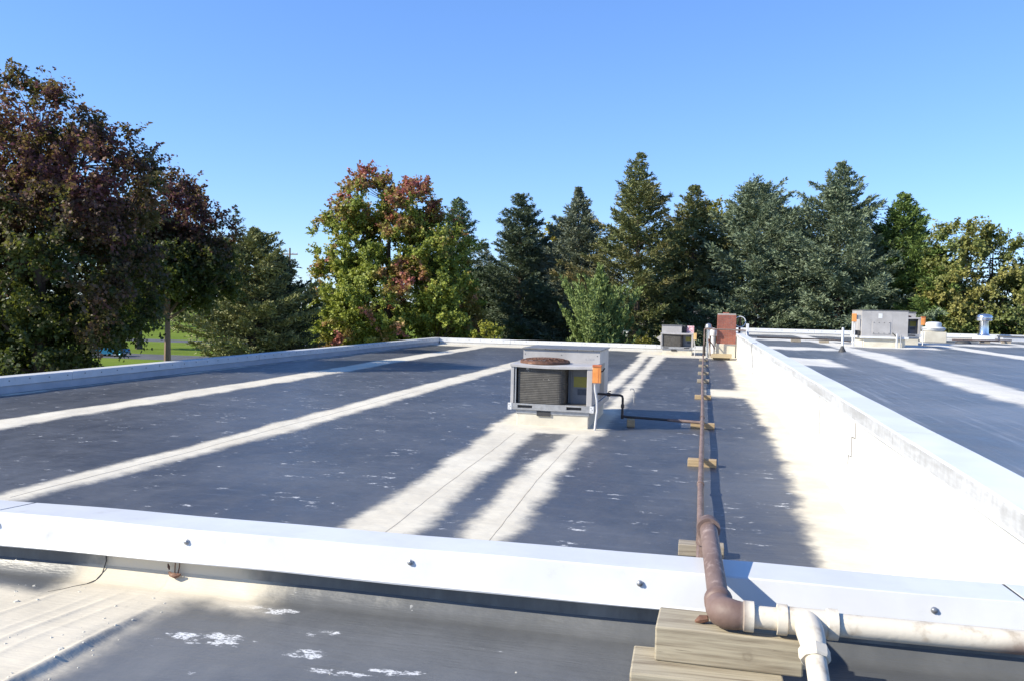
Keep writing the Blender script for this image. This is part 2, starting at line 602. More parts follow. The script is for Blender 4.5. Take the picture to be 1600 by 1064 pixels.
def interp(pts, t):
    return np.interp(t, [p[0] for p in pts], [p[1] for p in pts])


def grid_roof(name, xs, ys, zf, coatf, scufff, mat):
    xs, ys = np.asarray(xs), np.asarray(ys)
    X, Yg = np.meshgrid(xs, ys)
    X, Yg = X.ravel(), Yg.ravel()
    Z = zf(X, Yg)
    nx, ny = len(xs), len(ys)
    idx = np.arange(nx * ny).reshape(ny, nx)
    q = np.stack([idx[:-1, :-1], idx[:-1, 1:], idx[1:, 1:], idx[1:, :-1]], -1).reshape(-1, 4)
    me = bpy.data.meshes.new(name)
    me.vertices.add(nx * ny)
    me.vertices.foreach_set('co', np.stack([X, Yg, Z], -1).astype(np.float32).ravel())
    me.loops.add(q.size)
    me.loops.foreach_set('vertex_index', q.astype(np.int32).ravel())
    me.polygons.add(len(q))
    me.polygons.foreach_set('loop_start', (np.arange(len(q)) * 4).astype(np.int32))
    me.update(calc_edges=True)
    me.shade_smooth()
    for an, fn in (('coat', coatf), ('scuff', scufff)):
        a = me.attributes.new(an, 'FLOAT', 'POINT')
        a.data.foreach_set('value', fn(X, Yg).astype(np.float32))
    me.materials.append(MATS[mat])
    o = bpy.data.objects.new(name, me)
    COL.objects.link(o)
    return structure(o)


def wob(x, y, s=1.0):
    return (np.sin(x * 1.3 * s + y * 0.7 * s) + np.sin(x * 0.6 * s - y * 1.9 * s + 1.3) + np.sin(x * 2.9 * s + y * 2.3 * s + 0.4) * 0.5) / 2.5


def lower_coat(x, y):
    d = np.full_like(x, -3.0)

    def stripe(edges_lo, edges_hi, y0=-99, y1=99, soft=1.0):
        lo, hi = interp(edges_lo, y), interp(edges_hi, y)
        c, h = (lo + hi) / 2, np.abs(lo - hi) / 2
        s = h - np.abs(x - c) + 0.03 * wob(x, y, 2)
        s = np.minimum(s, np.minimum(y - y0, y1 - y) * soft)
        return s
    d = np.maximum(d, stripe([(7, -10.1), (17, -10.15), (25, -10.3), (44, -10.7)], [(7, -10.8), (19, -11.0), (28, -11.3), (44, -11.5)]))
    d = np.maximum(d, stripe([(7, -6.33), (12, -6.15), (44, -6.07)], [(7, -6.76), (14, -6.80), (30, -6.85), (44, -6.8)]))
    d = np.maximum(d, stripe([(3, -2.2), (9.7, -2.42), (13.6, -2.5)], [(3, -2.95), (9, -3.08), (13.6, -3.3)], y1=14.2))
    d = np.maximum(d, stripe([(3, -1.45), (10, -1.58), (13.6, -1.62)], [(3, -1.95), (9, -2.05), (13.6, -2.1)], y1=14.2))
    d = np.maximum(d, stripe([(15, -2.0), (23, -2.06), (30, -2.13), (44, -2.45)], [(15, -2.4), (23, -2.48), (32, -2.6), (44, -2.8)], y0=16))
    d = np.maximum(d, stripe([(15, -1.5), (23, -1.56), (30, -1.62), (44, -1.5)], [(15, -1.85), (23, -1.95), (30, -2.02), (44, -2.2)], y0=16))
    # apron round the curb of the near unit
    ap = np.minimum(np.minimum(x + 3.40, -1.50 - x), np.minimum(y - 13.35, 16.9 - y))
    d = np.maximum(d, ap)
    # wide coat along the dividing wall, with one arm across
    ed = interp([(3, 0.85), (7, 0.93), (10.6, 1.05), (17, 1.08), (20.5, 1.0), (22.5, 0.84), (25, 0.93), (33, 1.0), (37, 0.98), (38, 0.6)], y)
    d = np.maximum(d, x - ed + 0.04 * wob(x, y, 3))
    d = np.maximum(d, np.minimum(np.minimum(y - 20.7, 22.9 - y) * 0.35, x - 0.12))
    # far end: coat all along the parapet and round the second unit
    d = np.maximum(d, np.minimum((y - 38.1) * 0.4, x + 2.9))
    d = np.maximum(d, (y - 42.3 + 0.3 * wob(x, y)) * 0.5)
    # lap line at the foot of the left parapet
    d = np.maximum(d, 0.05 - np.abs(x + 13.62) + 0.05 * wob(y * 0.6, y * 0.2))
    return d


def lower_scuff(x, y):
    return np.clip(0.5 - 0.05 * y + 0.4 * wob(x * 1.7, y * 1.1), 0, 0.9)


def lower_z(x, y):
    z = ZL + 0.012 * wob(x * 0.8, y * 0.6) + 0.006 * wob(x * 2.2, y * 1.7)
    c = lower_coat(x, y)
    z = z + 0.010 * np.clip((c + 0.12) / 0.2, 0, 1)
    return z


grid_roof('lower_roof', np.arange(XL - 0.02, XW + 0.08, 0.10), np.concatenate([np.arange(YN1 - 0.05, 20, 0.14), np.arange(20, YF + 0.1, 0.30)]),
          lower_z, lower_coat, lower_scuff, 'lower_roof')


LOWER = bpy.data.objects['lower_roof']


def lap_seam(pts, w=0.007):
    b = MB()
    vs, fs = [], []
    P_ = []
    for (xa, ya), (xb, yb) in zip(pts[:-1], pts[1:]):
        n = max(2, int((yb - ya) / 0.25))
        for i in range(n):
            t = i / n
            P_.append((xa + (xb - xa) * t + random.uniform(-0.006, 0.006), ya + (yb - ya) * t))
    P_.append(pts[-1])
    for x, y in P_:
        z = float(lower_z(np.array([x]), np.array([y]))[0])
        k = random.uniform(0.3, 1.0) * w
        vs += [(x - k, y, z + 0.001), (x, y, z + 0.0025), (x + k, y, z + 0.001)]
    for i in range(len(P_) - 1):
        fs += [(i * 3, i * 3 + 1, i * 3 + 4, i * 3 + 3), (i * 3 + 1, i * 3 + 2, i * 3 + 5, i * 3 + 4)]
    b.add(vs, fs).build('lap_seam', 'seam_tan', LOWER)


pmat('seam_tan', (0.44, 0.39, 0.30), (0.36, 0.31, 0.235), 6, 0.9)
lap_seam([(-2.60, 6.2), (-2.72, 9.5), (-2.86, 13.2)])
lap_seam([(-1.68, 6.2), (-1.80, 9.5), (-1.86, 13.2)])
lap_seam([(-6.52, 7.0), (-6.48, 12.0), (-6.42, 19.0)], 0.005)


def upper_coat(x, y):
    d = np.full_like(x, -3.0)
    for i, xc in enumerate((4.0, 7.9, 11.8, 15.7, 19.6)):
        c = xc + (y - 15) * 0.018 + 0.06 * wob(y * 0.5, y * 0.3 + i)
        d = np.maximum(d, 0.36 + 0.06 * np.sin(y * 0.6 + i) - np.abs(x - c))
    d = np.maximum(d, np.minimum(np.minimum(x - 1.6, 2.72 - x), np.minimum(y - 17.2, 20.4 - y) * 0.4))
    d = np.maximum(d, np.minimum(np.minimum(x - 1.6, 3.8 - x), np.minimum(y - 25.2, 27.2 - y) * 0.35))
    d = np.maximum(d, np.minimum(np.minimum(x - 4.5, 7.3 - x), np.minimum(y - 28.6, 32.6 - y) * 0.6))
    d = np.maximum(d, np.minimum((y - 33.5), 36 - y) * 0.3)
    d = np.maximum(d, (y - 42.6) * 0.5)
    return d


grid_roof('upper_roof', np.arange(1.6, 21, 0.15), np.arange(YN1 - 0.05, YF + 0.1, 0.22),
          lambda x, y: ZU + 0.012 * wob(x, y * 0.5) + 0.010 * np.clip((upper_coat(x, y) + 0.12) / 0.2, 0, 1) + 0.006 * np.sin(x * 7 + 0.6 * np.sin(y * 0.4)),
          upper_coat, lambda x, y: np.clip(0.2 + 0.3 * wob(x * 1.3, y), 0, 0.6), 'upper_roof')


def near_coat(x, y):
    edge = -1.80 + 0.03 * wob(x * 3, y * 4)
    d = (edge - x) * 1.0
    d = np.maximum(d, np.minimum((y - 2.72) * 1.4, -1.50 - x))
    g = (y - 2.77) * 0.8 - np.abs(x + 2.9) * 0.0
    d = np.minimum(d, np.maximum((x + 2.36) * 1.5, (2.68 - y) * 2.5))
    return d


NEAR_SCUFFS = [(-1.55, 2.45, 0.20, 0.07), (-1.50, 2.74, 0.15, 0.04), (-1.20, 2.60, 0.11, 0.04), (-1.18, 2.43, 0.08, 0.05), (-1.05, 2.33, 0.14, 0.03),
               (-0.85, 2.38, 0.09, 0.03), (-0.6, 2.34, 0.10, 0.025), (0.50, 2.45, 0.12, 0.04), (0.85, 2.42, 0.16, 0.04), (0.62, 2.34, 0.07, 0.05)]


def near_scuff(x, y):
    s = np.zeros_like(x)
    for cx, cy, a, b in NEAR_SCUFFS:
        s = np.maximum(s, np.clip(2.3 - 1.3 * (((x - cx) / a) ** 2 + ((y - cy) / b) ** 2), 0, 2.1))
    return s


def near_z(x, y):
    z = ZN + 0.006 * wob(x * 2, y * 3)
    # the coated fold: a low ridge that dies away towards the parapet
    k = np.clip((2.74 - y) / 0.45, 0, 1)
    z = z + 0.015 * k * (1 / (1 + np.exp((x + 1.84) / 0.007)))
    z = z + 0.008 * np.exp(-((x + 1.865) / 0.016) ** 2) * k
    for xr, a in ((-2.10, 0.0035), (-2.17, 0.002), (-2.31, 0.003), (-2.02, 0.002)):
        z = z + a * np.exp(-((x - xr - 0.03 * np.sin(y * 5)) / 0.012) ** 2) * np.clip((2.8 - y) / 0.2, 0, 1)
    # cove up to the wall
    t = np.clip((y - 2.80) / 0.075, 0, 1)
    z = z + 0.055 * t ** 2.2
    # a swelling of the membrane by the left joint
    z = z + 0.02 * np.exp(-((x + 2.75) / 0.35) ** 2 - ((y - 2.72) / 0.08) ** 2)
    return z


nx_ = np.concatenate([np.arange(-7, -2.8, 0.15), np.arange(-2.8, -1.6, 0.008), np.arange(-1.6, 1.3, 0.02), np.arange(1.3, 6.0, 0.15)])
ny_ = np.concatenate([np.arange(-6, 1.5, 0.25), np.arange(1.5, 2.8, 0.02), np.arange(2.8, 2.885, 0.0085)])
grid_roof('near_roof', nx_, ny_, near_z, near_coat, near_scuff, 'near_roof')

crb = MB()
for k in range(70):
    x = random.uniform(-2.55, -1.72) if k < 64 else random.uniform(-1.7, 0.9)
    y = random.uniform(1.95, 2.80)
    z = float(near_z(np.array([x]), np.array([y]))[0])
    r_ = random.uniform(0.0025, 0.007) * (1 if k % 9 else 1.7)
    vs = [(x + r_ * random.uniform(0.5, 1.4) * math.cos(q), y + r_ * random.uniform(0.5, 1.4) * math.sin(q), z - 0.001) for q in [i_ * math.pi / 2.5 for i_ in range(5)]]
    vs += [(x + (px_ - x) * 0.6, y + (py_ - y) * 0.6, z + r_ * random.uniform(0.2, 0.6)) for px_, py_, _ in vs]
    crb.add(vs, [(5, 6, 7, 8, 9)] + [(i_, (i_ + 1) % 5, (i_ + 1) % 5 + 5, i_ + 5) for i_ in range(5)])
cr_o = crb.build('foam_crumbs', 'cream_coat')
cr_o['kind'] = 'stuff'
cr_o['label'] = 'loose crumbs of cream coating on the near roof'
cr_o['category'] = 'debris'

# ------------------------------------------------------------------ parapets
screw_mb = MB()
screw_mb.lathe([(0.0105, 0.0), (0.0105, -0.002), (0.007, -0.003), (0.0065, -0.007), (0.004, -0.0085)], (0, 0, 0), 'Y', 14)
_s = screw_mb.build('screw_source', 'zinc', None, True)
SCREW = _s.data
bpy.data.objects.remove(_s)
SCREW.name = 'screw'

# near parapet in front of the camera
par = thing('parapet_wall', (-1.0, YN0, ZN), 'low white parapet across the foreground, crossed by the rusty pipe', 'parapet')
MB().box(-7, 6, YN0 + 0.035, YN1 - 0.03, 0, 5.99).build('wall', 'upstand', par)
for k, (x0, x1) in enumerate(((-7, -2.742), (-2.730, 0.979), (0.991, 6))):
    b = MB()
    n = 24
    vs, fs = [], []
    prof = [(YN1, 5.95), (YN1, ZCAP - 0.016), (YN1 - 0.004, ZCAP - 0.012), (YN0 + 0.012, ZCAP), (YN0 + 0.006, ZCAP - 0.003), (YN0 - 0.016, 5.999),
            (YN0 - 0.024, 5.988), (YN0 - 0.022, 5.983), (YN0 + 0.004, 5.986)]
    for i in range(n + 1):
        x = x0 + (x1 - x0) * i / n
        for j, (y, z) in enumerate(prof):
            dz = 0.0018 * math.sin(x * 3.1 + j) + 0.0012 * math.sin(x * 7.3)
            vs.append((x, y + 0.0016 * math.sin(x * 4.7 + k), z + dz))
    m_ = len(prof)
    for i in range(n):
        for j in range(m_):
            fs.append((i * m_ + j, i * m_ + (j + 1) % m_, (i + 1) * m_ + (j + 1) % m_, (i + 1) * m_ + j))
    fs.append(tuple(range(m_)))
    fs.append(tuple(n * m_ + j for j in range(m_ - 1, -1, -1)))
    b.add(vs, fs).build('coping', 'white_metal', par)
for xj in (-2.736, 0.985):
    sp_ = [(YN1 - 0.003, 5.96), (YN1 - 0.003, ZCAP - 0.0145), (YN0 + 0.012, ZCAP - 0.003), (YN0 + 0.007, ZCAP - 0.006), (YN0 - 0.014, 5.995), (YN0 + 0.004, 5.99)]
    MB().add([(xj - 0.006, y, z) for y, z in sp_] + [(xj + 0.006, y, z) for y, z in sp_],
             [tuple(range(6)), tuple(range(11, 5, -1))] + [(i, i + 6, (i + 1) % 6 + 6, (i + 1) % 6) for i in range(6)]).build('joint_seal', 'gap_dark', par)
for xs in (-5.3, -4.4, -3.6, -2.7, -1.86, -0.98, -0.18, 0.72, 1.6, 2.5, 3.4):
    share(SCREW, 'screw', (xs, YN0 - 0.0065, 6.060), par, (R_(-11), 0, 0))
b = MB()
b.tube([(-1.925, 2.866, 5.99), (-1.926, 2.862, 5.955), (-1.922, 2.855, 5.93)], 0.0022, 6)
b.tube([(-1.908, 2.866, 5.99), (-1.907, 2.862, 5.955), (-1.909, 2.855, 5.93)], 0.0022, 6)
b.build('wire_strap', 'rust', par)
b = MB()
b.tube([(-1.945, 2.85, 5.935), (-1.935, 2.85, 5.925), (-1.915, 2.848, 5.922), (-1.895, 2.85, 5.928)], [0.003, 0.008, 0.010, 0.004], 8)
b.tube([(-1.955, 2.86, 5.962), (-1.95, 2.858, 5.95), (-1.946, 2.856, 5.94)], [0.002, 0.005, 0.002], 6)
b.build('rust_lump', 'rust', par, True)
b = MB()
lap = [(-2.235, 2.872, 5.985), (-2.232, 2.872, 5.945)]
for x_, y_ in ((-2.236, 2.855), (-2.245, 2.83), (-2.262, 2.80), (-2.285, 2.76), (-2.30, 2.72), (-2.33, 2.68)):
    lap.append((x_, y_, float(near_z(np.array([x_]), np.array([y_]))[0]) + 0.0005))
b.tube(lap, [0.002, 0.002, 0.002, 0.0018, 0.0015, 0.0012, 0.001, 0.0006], 6)
b.build('lap_edge', 'gap_dark', par)
# far side of this wall, above the lower roof
MB().box(-7, XW, YN1 - 0.03, YN1 - 0.012, ZL - 0.2, 5.975).build('back_face', 'white_wall', par)

# dividing wall between the roofs
div = thing('parapet_wall', (XW + 0.14, 20, ZL), 'long white dividing wall with grey streaked coping between lower and upper roof', 'parapet')
MB().box(XW, 1.70, YN1 + 0.004, YF - 0.02, ZL - 0.3, 5.985).build('wall', 'white_wall', div)
joints = [YN1 + 0.005, 6.93, 10.75, 14.6, 18.4, 22.3, 26.1, 30, 33.8, 37.6, YF - 0.05]
for k in range(len(joints) - 1):
    y0, y1 = joints[k] + 0.004, joints[k + 1] - 0.004
    b = MB()
    n = 16
    vs, fs = [], []
    prof = [(1.742, 5.99), (1.742, ZCAP - 0.012), (1.732, ZCAP - 0.004), (1.432, ZCAP), (1.420, ZCAP - 0.010), (1.417, 5.992), (1.411, 5.976), (1.414, 5.972), (1.43, 5.975)]
    for i in range(n + 1):
        y = y0 + (y1 - y0) * i / n
        for j, (x, z) in enumerate(prof):
            vs.append((x + 0.004 * math.sin(y * 1.3) * (1 if j > 2 else 0.4), y, z + 0.002 * math.sin(y * 2.1 + j)))
    m_ = len(prof)
    for i in range(n):
        for j in range(m_):
            fs.append((i * m_ + j, i * m_ + (j + 1) % m_, (i + 1) * m_ + (j + 1) % m_, (i + 1) * m_ + j))
    fs.append(tuple(range(m_)))
    fs.append(tuple(n * m_ + j for j in range(m_ - 1, -1, -1)))
    b.add(vs, fs).build('coping', 'coping_side', div)
    if k:
        MB().box(1.424, 1.736, joints[k] - 0.005, joints[k] + 0.005, 5.98, ZCAP - 0.006).build('joint_seal', 'gap_dark', div)


def crack(pts, w=0.006):
    b = MB()
    b.tube([(XW - 0.001, y, z) for y, z in pts], [w * random.uniform(0.5, 1.1) for _ in pts], 5)
    b.build('crack', 'crack', div)


crack([(8.74, 5.97), (8.745, 5.88), (8.74, 5.79), (8.82, 5.785), (8.93, 5.78), (8.935, 5.68), (8.93, 5.58), (9.03, 5.575), (9.10, 5.57), (9.11, 5.48)])
crack([(11.45, 5.97), (11.44, 5.85), (11.40, 5.78), (11.36, 5.75), (11.35, 5.64), (11.28, 5.58), (11.27, 5.48)], 0.005)
crack([(11.28, 5.97), (11.275, 5.93)], 0.005)

# left parapet
lp = thing('parapet_wall', (XL - 0.15, 24, ZL), 'low white parapet with blue shaded inner face along the left roof edge', 'parapet')
MB().box(-14.12, XL - 0.03, -4, YF + 0.3, 0, 5.17).build('wall', 'flash_shade_blue', lp)
yy = [-4, 0, 4.1, 8.3, 12.4, 16.6, 20.7, 24.9, 29.0, 33.2, 37.3, YF + 0.33]
for k in range(len(yy) - 1):
    MB().box(-14.16, XL, yy[k] + 0.003, yy[k + 1] - 0.003, 5.155 + 0.004 * (k % 2), 5.335 + 0.002 * (k % 2)).build('coping', 'white_metal', lp, False, 0.012)
for k in range(70):
    y = 6.0 + k * 0.55
    if y < YF - 0.2:
        share(SCREW, 'screw', (XL + 0.001, y, 5.27 + 0.01 * math.sin(k * 2.3)), lp, (0, 0, R_(90)), (1.7, 1.7, 1.7))

# far parapets
fl = thing('parapet_wall', (-6, YF + 0.15, ZL), 'low white parapet closing the far end of the lower roof', 'parapet')
MB().box(XL + 0.01, 1.44, YF + 0.03, YF + 0.28, 0, 5.14).build('wall', 'white_wall', fl)
xx = [XL + 0.004, -9.9, -6.1, -2.3, 1.43]
for k in range(4):
    MB().box(xx[k] + 0.003, xx[k + 1] - 0.003, YF, YF + 0.3, 5.12, 5.333 - 0.006 * k).build('coping', 'white_metal', fl, False, 0.012)
for k in range(24):
    share(SCREW, 'screw', (XL + 0.4 + k * 0.62, YF - 0.001, 5.26), fl, None, (1.7, 1.7, 1.7))
fr = thing('parapet_wall', (10, YF + 0.15, ZU), 'low white parapet closing the far end of the upper roof at right', 'parapet')
MB().box(1.46, 21, YF + 0.03, YF + 0.28, 0, 6.12).build('wall', 'white_wall', fr)
xx = [1.47, 5.3, 9.2, 13.1, 17, 21.1]
for k in range(5):
    MB().box(xx[k] + 0.003, xx[k + 1] - 0.003, YF, YF + 0.3, 6.10, 6.285 + 0.003 * (k % 2)).build('coping', 'white_metal', fr, False, 0.012)
for k in range(30):
    share(SCREW, 'screw', (1.9 + k * 0.62, YF - 0.001, 6.22), fr, None, (1.7, 1.7, 1.7))

# ------------------------------------------------------------------ rooftop air conditioners
def ac_unit(name, loc, label, W=1.38, D1=1.0, D2=1.35, curb=0.27, low=0.66, tall=0.23, kind=0, rotz=0.0, box_mat='orange_box'):
    """package unit, local x right, y back, z up from the roof"""
    t = thing(name, (0, 0, 0), label, 'air conditioner', 'rooftop air conditioning units')
    D = D1 + D2
    zr0, zr1 = curb + 0.01, curb + 0.115
    zt = zr1 + low
    zh = zt + tall
    P = lambda b, n, m, **k: b.build(n, m, t, **k)
    cb = MB().box(0.11, W - 0.06, 0.03, D - 0.1, -0.03, curb)
    P(cb, 'curb', 'cream_coat', bevel=0.01)
    P(MB().box(0.095, W - 0.045, 0.016, D - 0.085, curb - 0.055, curb + 0.008), 'curb_flange', 'galv', bevel=0.004)
    # base rail with two fork pockets in front
    r = MB()
    pk = [(0.13, 0.38), (W - 0.42, W - 0.17)]
    zp0, zp1 = zr0 + 0.03, zr0 + 0.078
    r.box(-0.03, W + 0.03, -0.02, 0.0, zr0, zp0)
    r.box(-0.03, W + 0.03, -0.02, 0.0, zp1, zr1)
    for a, c in ((-0.03, pk[0][0]), (pk[0][1], pk[1][0]), (pk[1][1], W + 0.03)):
        r.box(a, c, -0.02, 0.0, zp0, zp1)
    r.box(-0.032, -0.012, 0.0, D, zr0, zr1)
    r.box(W + 0.012, W + 0.032, 0.0, D, zr0, zr1)
    r.box(-0.012, W + 0.012, D - 0.02, D, zr0, zr1)
    rail = P(r, 'base_rail', 'galv', bevel=0.002)
    for a, c in pk:
        MB().box(a, c, 0.01, 0.03, zp0 - 0.01, zp1 + 0.01).build('fork_pocket', 'gap_dark', rail)
    for x in (-0.036, W - 0.03):
        MB().box(x, x + 0.066, -0.026, -0.0205, zr0 - 0.005, zr1 + 0.004).build('corner_plate', 'white_metal', rail, False, 0.002)
        for q in range(3):
            MB().lathe([(0.006, 0), (0.006, -0.003)], (x + 0.02 + 0.02 * (q % 2), -0.027, zr0 + 0.02 + q * 0.03), 'Y', 8).build('bolt', 'gap_dark', rail)
    P(MB().box(-0.01, W + 0.01, 0.002, D - 0.022, zr1 - 0.03, zr1 - 0.005), 'floor_pan', 'cabinet_lid')
    # posts
    P(MB().box(0.0, 0.055, 0.0, 0.05, zr1 - 0.004, zt - 0.022), 'corner_post', 'cabinet', bevel=0.006)
    P(MB().box(0.068, 0.092, 0.012, 0.05, zr1 - 0.004, zt - 0.022), 'corner_post', 'galv', bevel=0.004)
    P(MB().box(W - 0.092, W, 0.0, 0.06, zr1 - 0.004, zt - 0.022), 'corner_post', 'cabinet', bevel=0.008)
    P(MB().box(0.0, 0.02, 0.055, D1, zr1 - 0.004, zt - 0.022), 'side_panel', 'cabinet')
    P(MB().box(W - 0.02, W, 0.065, D1, zr1 - 0.004, zt - 0.022), 'side_panel', 'cabinet')
    # condenser coil wrapping round to the back
    xa, xb = 0.115, W * 0.665
    path = [(xa, 0.05), (xa + 0.02, 0.045)] + [(xa + (xb - 0.13 - xa) * i / 5, 0.045) for i in range(1, 6)]
    path += [(xb - 0.13 + 0.13 * math.sin(q), 0.045 + 0.13 - 0.13 * math.cos(q)) for q in [math.pi / 2 * i / 6 for i in range(1, 7)]] + [(xb, 0.5), (xb, 0.85)]
    nz = 84
    z0, z1 = zr1 + 0.005, zt - 0.035
    vs, fs = [], []
    for i, (x, y) in enumerate(path):
        if i == 0:
            d = (path[1][0] - x, path[1][1] - y)
        else:
            d = (x - path[i - 1][0], y - path[i - 1][1])
        l = math.hypot(*d) or 1
        nx, ny = d[1] / l, -d[0] / l
        for j in range(nz + 1):
            o = 0.005 if (j // 2) % 2 else 0.0
            vs.append((x - nx * o, y - ny * o, z0 + (z1 - z0) * j / nz))
    for i in range(len(path) - 1):
        for j in range(nz):
            fs.append((i * (nz + 1) + j, (i + 1) * (nz + 1) + j, (i + 1) * (nz + 1) + j + 1, i * (nz + 1) + j + 1))
    P(MB().add(vs, fs), 'coil', 'coil')
    # control compartment behind the right opening
    ip = P(MB().box(xb + 0.01, W - 0.022, 0.34, 0.36, zr1, zt - 0.025), 'control_panel', 'inner_panel')
    MB().box(W - 0.36, W - 0.09, 0.334, 0.3385, zr1 + 0.28, zr1 + 0.46).build('warning_label', 'yellow_label', ip)
    MB().box(W - 0.29, W - 0.11, 0.332, 0.3385, zr1 + 0.15, zr1 + 0.25).build('data_plate', 'dark_label', ip)
    MB().box(xb + 0.06, xb + 0.075, 0.30, 0.3385, zr1, zt - 0.03).build('panel_rib', 'inner_panel', ip)
    # top sheet with a sagging front lip
    n = 20
    vs, fs = [], []
    for i in range(n + 1):
        u = i / n
        x = -0.012 + (W + 0.024) * u
        sg = -0.020 * math.sin(math.pi * u)
        for (y, z) in ((D1, zt - 0.02), (D1, zt), (0.2, zt + sg * 0.3), (-0.006, zt + sg), (-0.014, zt - 0.006 + sg), (-0.014, zt - 0.045 + sg), (-0.004, zt - 0.045 + sg), (0.0, zt - 0.02 + sg)):
            vs.append((x, y, z))
    for i in range(n):
        for j in range(8):
            fs.append((i * 8 + j, i * 8 + (j + 1) % 8, (i + 1) * 8 + (j + 1) % 8, (i + 1) * 8 + j))
    fs += [tuple(range(8)), tuple(n * 8 + j for j in range(7, -1, -1))]
    P(MB().add(vs, fs), 'top_sheet', 'cabinet', smooth_=True)
    # rusty fan guard
    if kind == 0:
        cx, cy, cz = 0.49, 0.50, zt
        g = MB()
        for k, (rr, hh) in enumerate(((0.42, 0.012), (0.40, 0.05), (0.33, 0.068), (0.25, 0.078), (0.17, 0.083), (0.09, 0.086))):
            g.torus((cx, cy, cz + hh), rr, 0.007, 'Z', 40, 6)
        for k in range(16):
            q = 2 * math.pi * k / 16
            g.tube([(cx + r_ * math.cos(q), cy + r_ * math.sin(q), cz + h_) for r_, h_ in ((0.42, 0.012), (0.40, 0.05), (0.25, 0.08), (0.06, 0.088))], 0.006, 6)
        g.lathe([(0.07, 0.082), (0.07, 0.094), (0.03, 0.098)], (cx, cy, cz), 'Z', 16)
        P(g, 'fan_guard', 'rust', smooth_=True)
        rr = MB()
        prof = [(0.43, 0.0), (0.43, 0.04), (0.415, 0.045), (0.41, 0.01)]
        rr.lathe(prof, (cx, cy, cz - 0.002), 'Z', 40)
        P(rr, 'fan_ring', 'rust', smooth_=True)
        fb = MB()
        for k in range(4):
            q = math.pi / 2 * k + 0.3
            c, s = math.cos(q), math.sin(q)
            fb.add([(cx + 0.05 * c, cy + 0.05 * s, cz + 0.03), (cx + 0.37 * c - 0.09 * s, cy + 0.37 * s + 0.09 * c, cz + 0.02),
                    (cx + 0.37 * c + 0.09 * s, cy + 0.37 * s - 0.09 * c, cz + 0.05)], [(0, 1, 2)])
        P(fb, 'fan_blade', 'galv')
    # tall air handler cabinet behind
    tx1 = W if kind == 0 else W * 0.62
    c0 = P(MB().box(0.0, tx1, D1 + 0.002, D, zr1 - 0.004, zh - 0.02), 'rear_cabinet', 'cabinet', bevel=0.004)
    lid = P(MB().box(-0.022, tx1 + 0.022, D1 - 0.028, D + 0.022, zh - 0.025, zh), 'lid', 'cabinet_lid', bevel=0.005)
    MB().box(W + 0.0005, W + 0.004, D1 + 0.05, D1 + 0.70, zr1 + 0.02, zt - 0.03).build('service_panel', 'cabinet_lid', c0)
    for q in range(5):
        MB().lathe([(0.008, 0), (0.008, -0.004)], (0.12 + q * (tx1 - 0.24) / 4, D1 - 0.026 + 0.0, zh - 0.012), 'Y', 8).build('screw', 'gap_dark', lid)
    for x in (0.03, tx1 * 0.5, tx1 - 0.05):
        MB().lathe([(0.008, 0), (0.008, -0.004)], (x, D1 + 0.002, zh - 0.11), 'Y', 8).build('screw', 'gap_dark', c0)
    if kind == 0:
        for q, (w_, h_) in enumerate(((0.02, 0.032), (0.024, 0.03), (0.03, 0.03), (0.02, 0.032), (0.018, 0.026))):
            MB().box(W - 0.26 + q * 0.034, W - 0.26 + q * 0.034 + w_, D1 - 0.0005, D1 + 0.001, zt + 0.045, zt + 0.045 + h_).build('badge_mark', 'mark', c0)
    else:
        P(MB().lathe([(0.10, zt), (0.10, zh - 0.02), (0.04, zh)], (W * 0.70, D1 + 0.2, 0), 'Z', 18), 'blower_housing', 'gap_dark', smooth_=True)
        P(MB().add([(W * 0.76, D1 + 0.2, zt), (W, D1 + 0.2, zt), (W, D1 + 0.2, zh - 0.02), (W * 0.79, D1 + 0.2, zh - 0.02),
                    (W * 0.76, D1 + 0.5, zt), (W, D1 + 0.5, zt), (W, D1 + 0.5, zh - 0.02), (W * 0.79, D1 + 0.5, zh - 0.02)],
                   [(0, 1, 2, 3), (4, 7, 6, 5), (0, 3, 7, 4), (1, 5, 6, 2), (3, 2, 6, 7), (0, 4, 5, 1)]), 'intake_hood', 'pink_panel')
        P(MB().add([(-0.001, 0.3, zt - 0.10), (-0.22, 0.3, zt - 0.24), (-0.001, 0.3, zt - 0.42), (-0.001, 0.9, zt - 0.10), (-0.22, 0.9, zt - 0.24), (-0.001, 0.9, zt - 0.42)],
                   [(0, 1, 2), (3, 5, 4), (0, 3, 4, 1), (1, 4, 5, 2)]), 'side_hood', 'cabinet')
    # disconnect switch with flexible conduit down to the roof
    xd = W + 0.004
    db = P(MB().box(xd, xd + 0.135, -0.03, 0.075, zt - 0.27, zt + 0.005), 'disconnect_box', box_mat, bevel=0.006)
    MB().box(xd - 0.006, xd + 0.141, -0.04, 0.08, zt - 0.005, zt + 0.03).build('rain_lid', 'orange_dark' if box_mat == 'orange_box' else box_mat, db, False, 0.004)
    MB().box(xd + 0.095, xd + 0.100, -0.034, -0.031, zt - 0.26, zt - 0.02).build('door_edge', 'orange_dark', db)
    MB().tube([(xd + 0.135, 0.03, zt - 0.08), (xd + 0.155, 0.03, zt - 0.075), (xd + 0.19, 0.03, zt - 0.02)], 0.011, 8).build('switch_handle', 'black_rubber', db)
    P(MB().tube([(xd + 0.035, 0.02, zt - 0.265), (xd + 0.04, 0.02, zt - 0.38), (xd + 0.075, 0.0, zt - 0.55), (xd + 0.085, -0.01, zt - 0.72),
                 (xd + 0.07, -0.03, zt - 0.9), (xd + 0.06, -0.05, 0.0)], 0.019, 10), 'conduit', 'conduit', smooth_=True)
    P(MB().box(W * 0.33, W * 0.50, 0.005, 0.018, curb - 0.085, curb - 0.002), 'drain_shadow', 'gap_dark')  # black box standing in for the shadow under the base rail
    t.location = loc
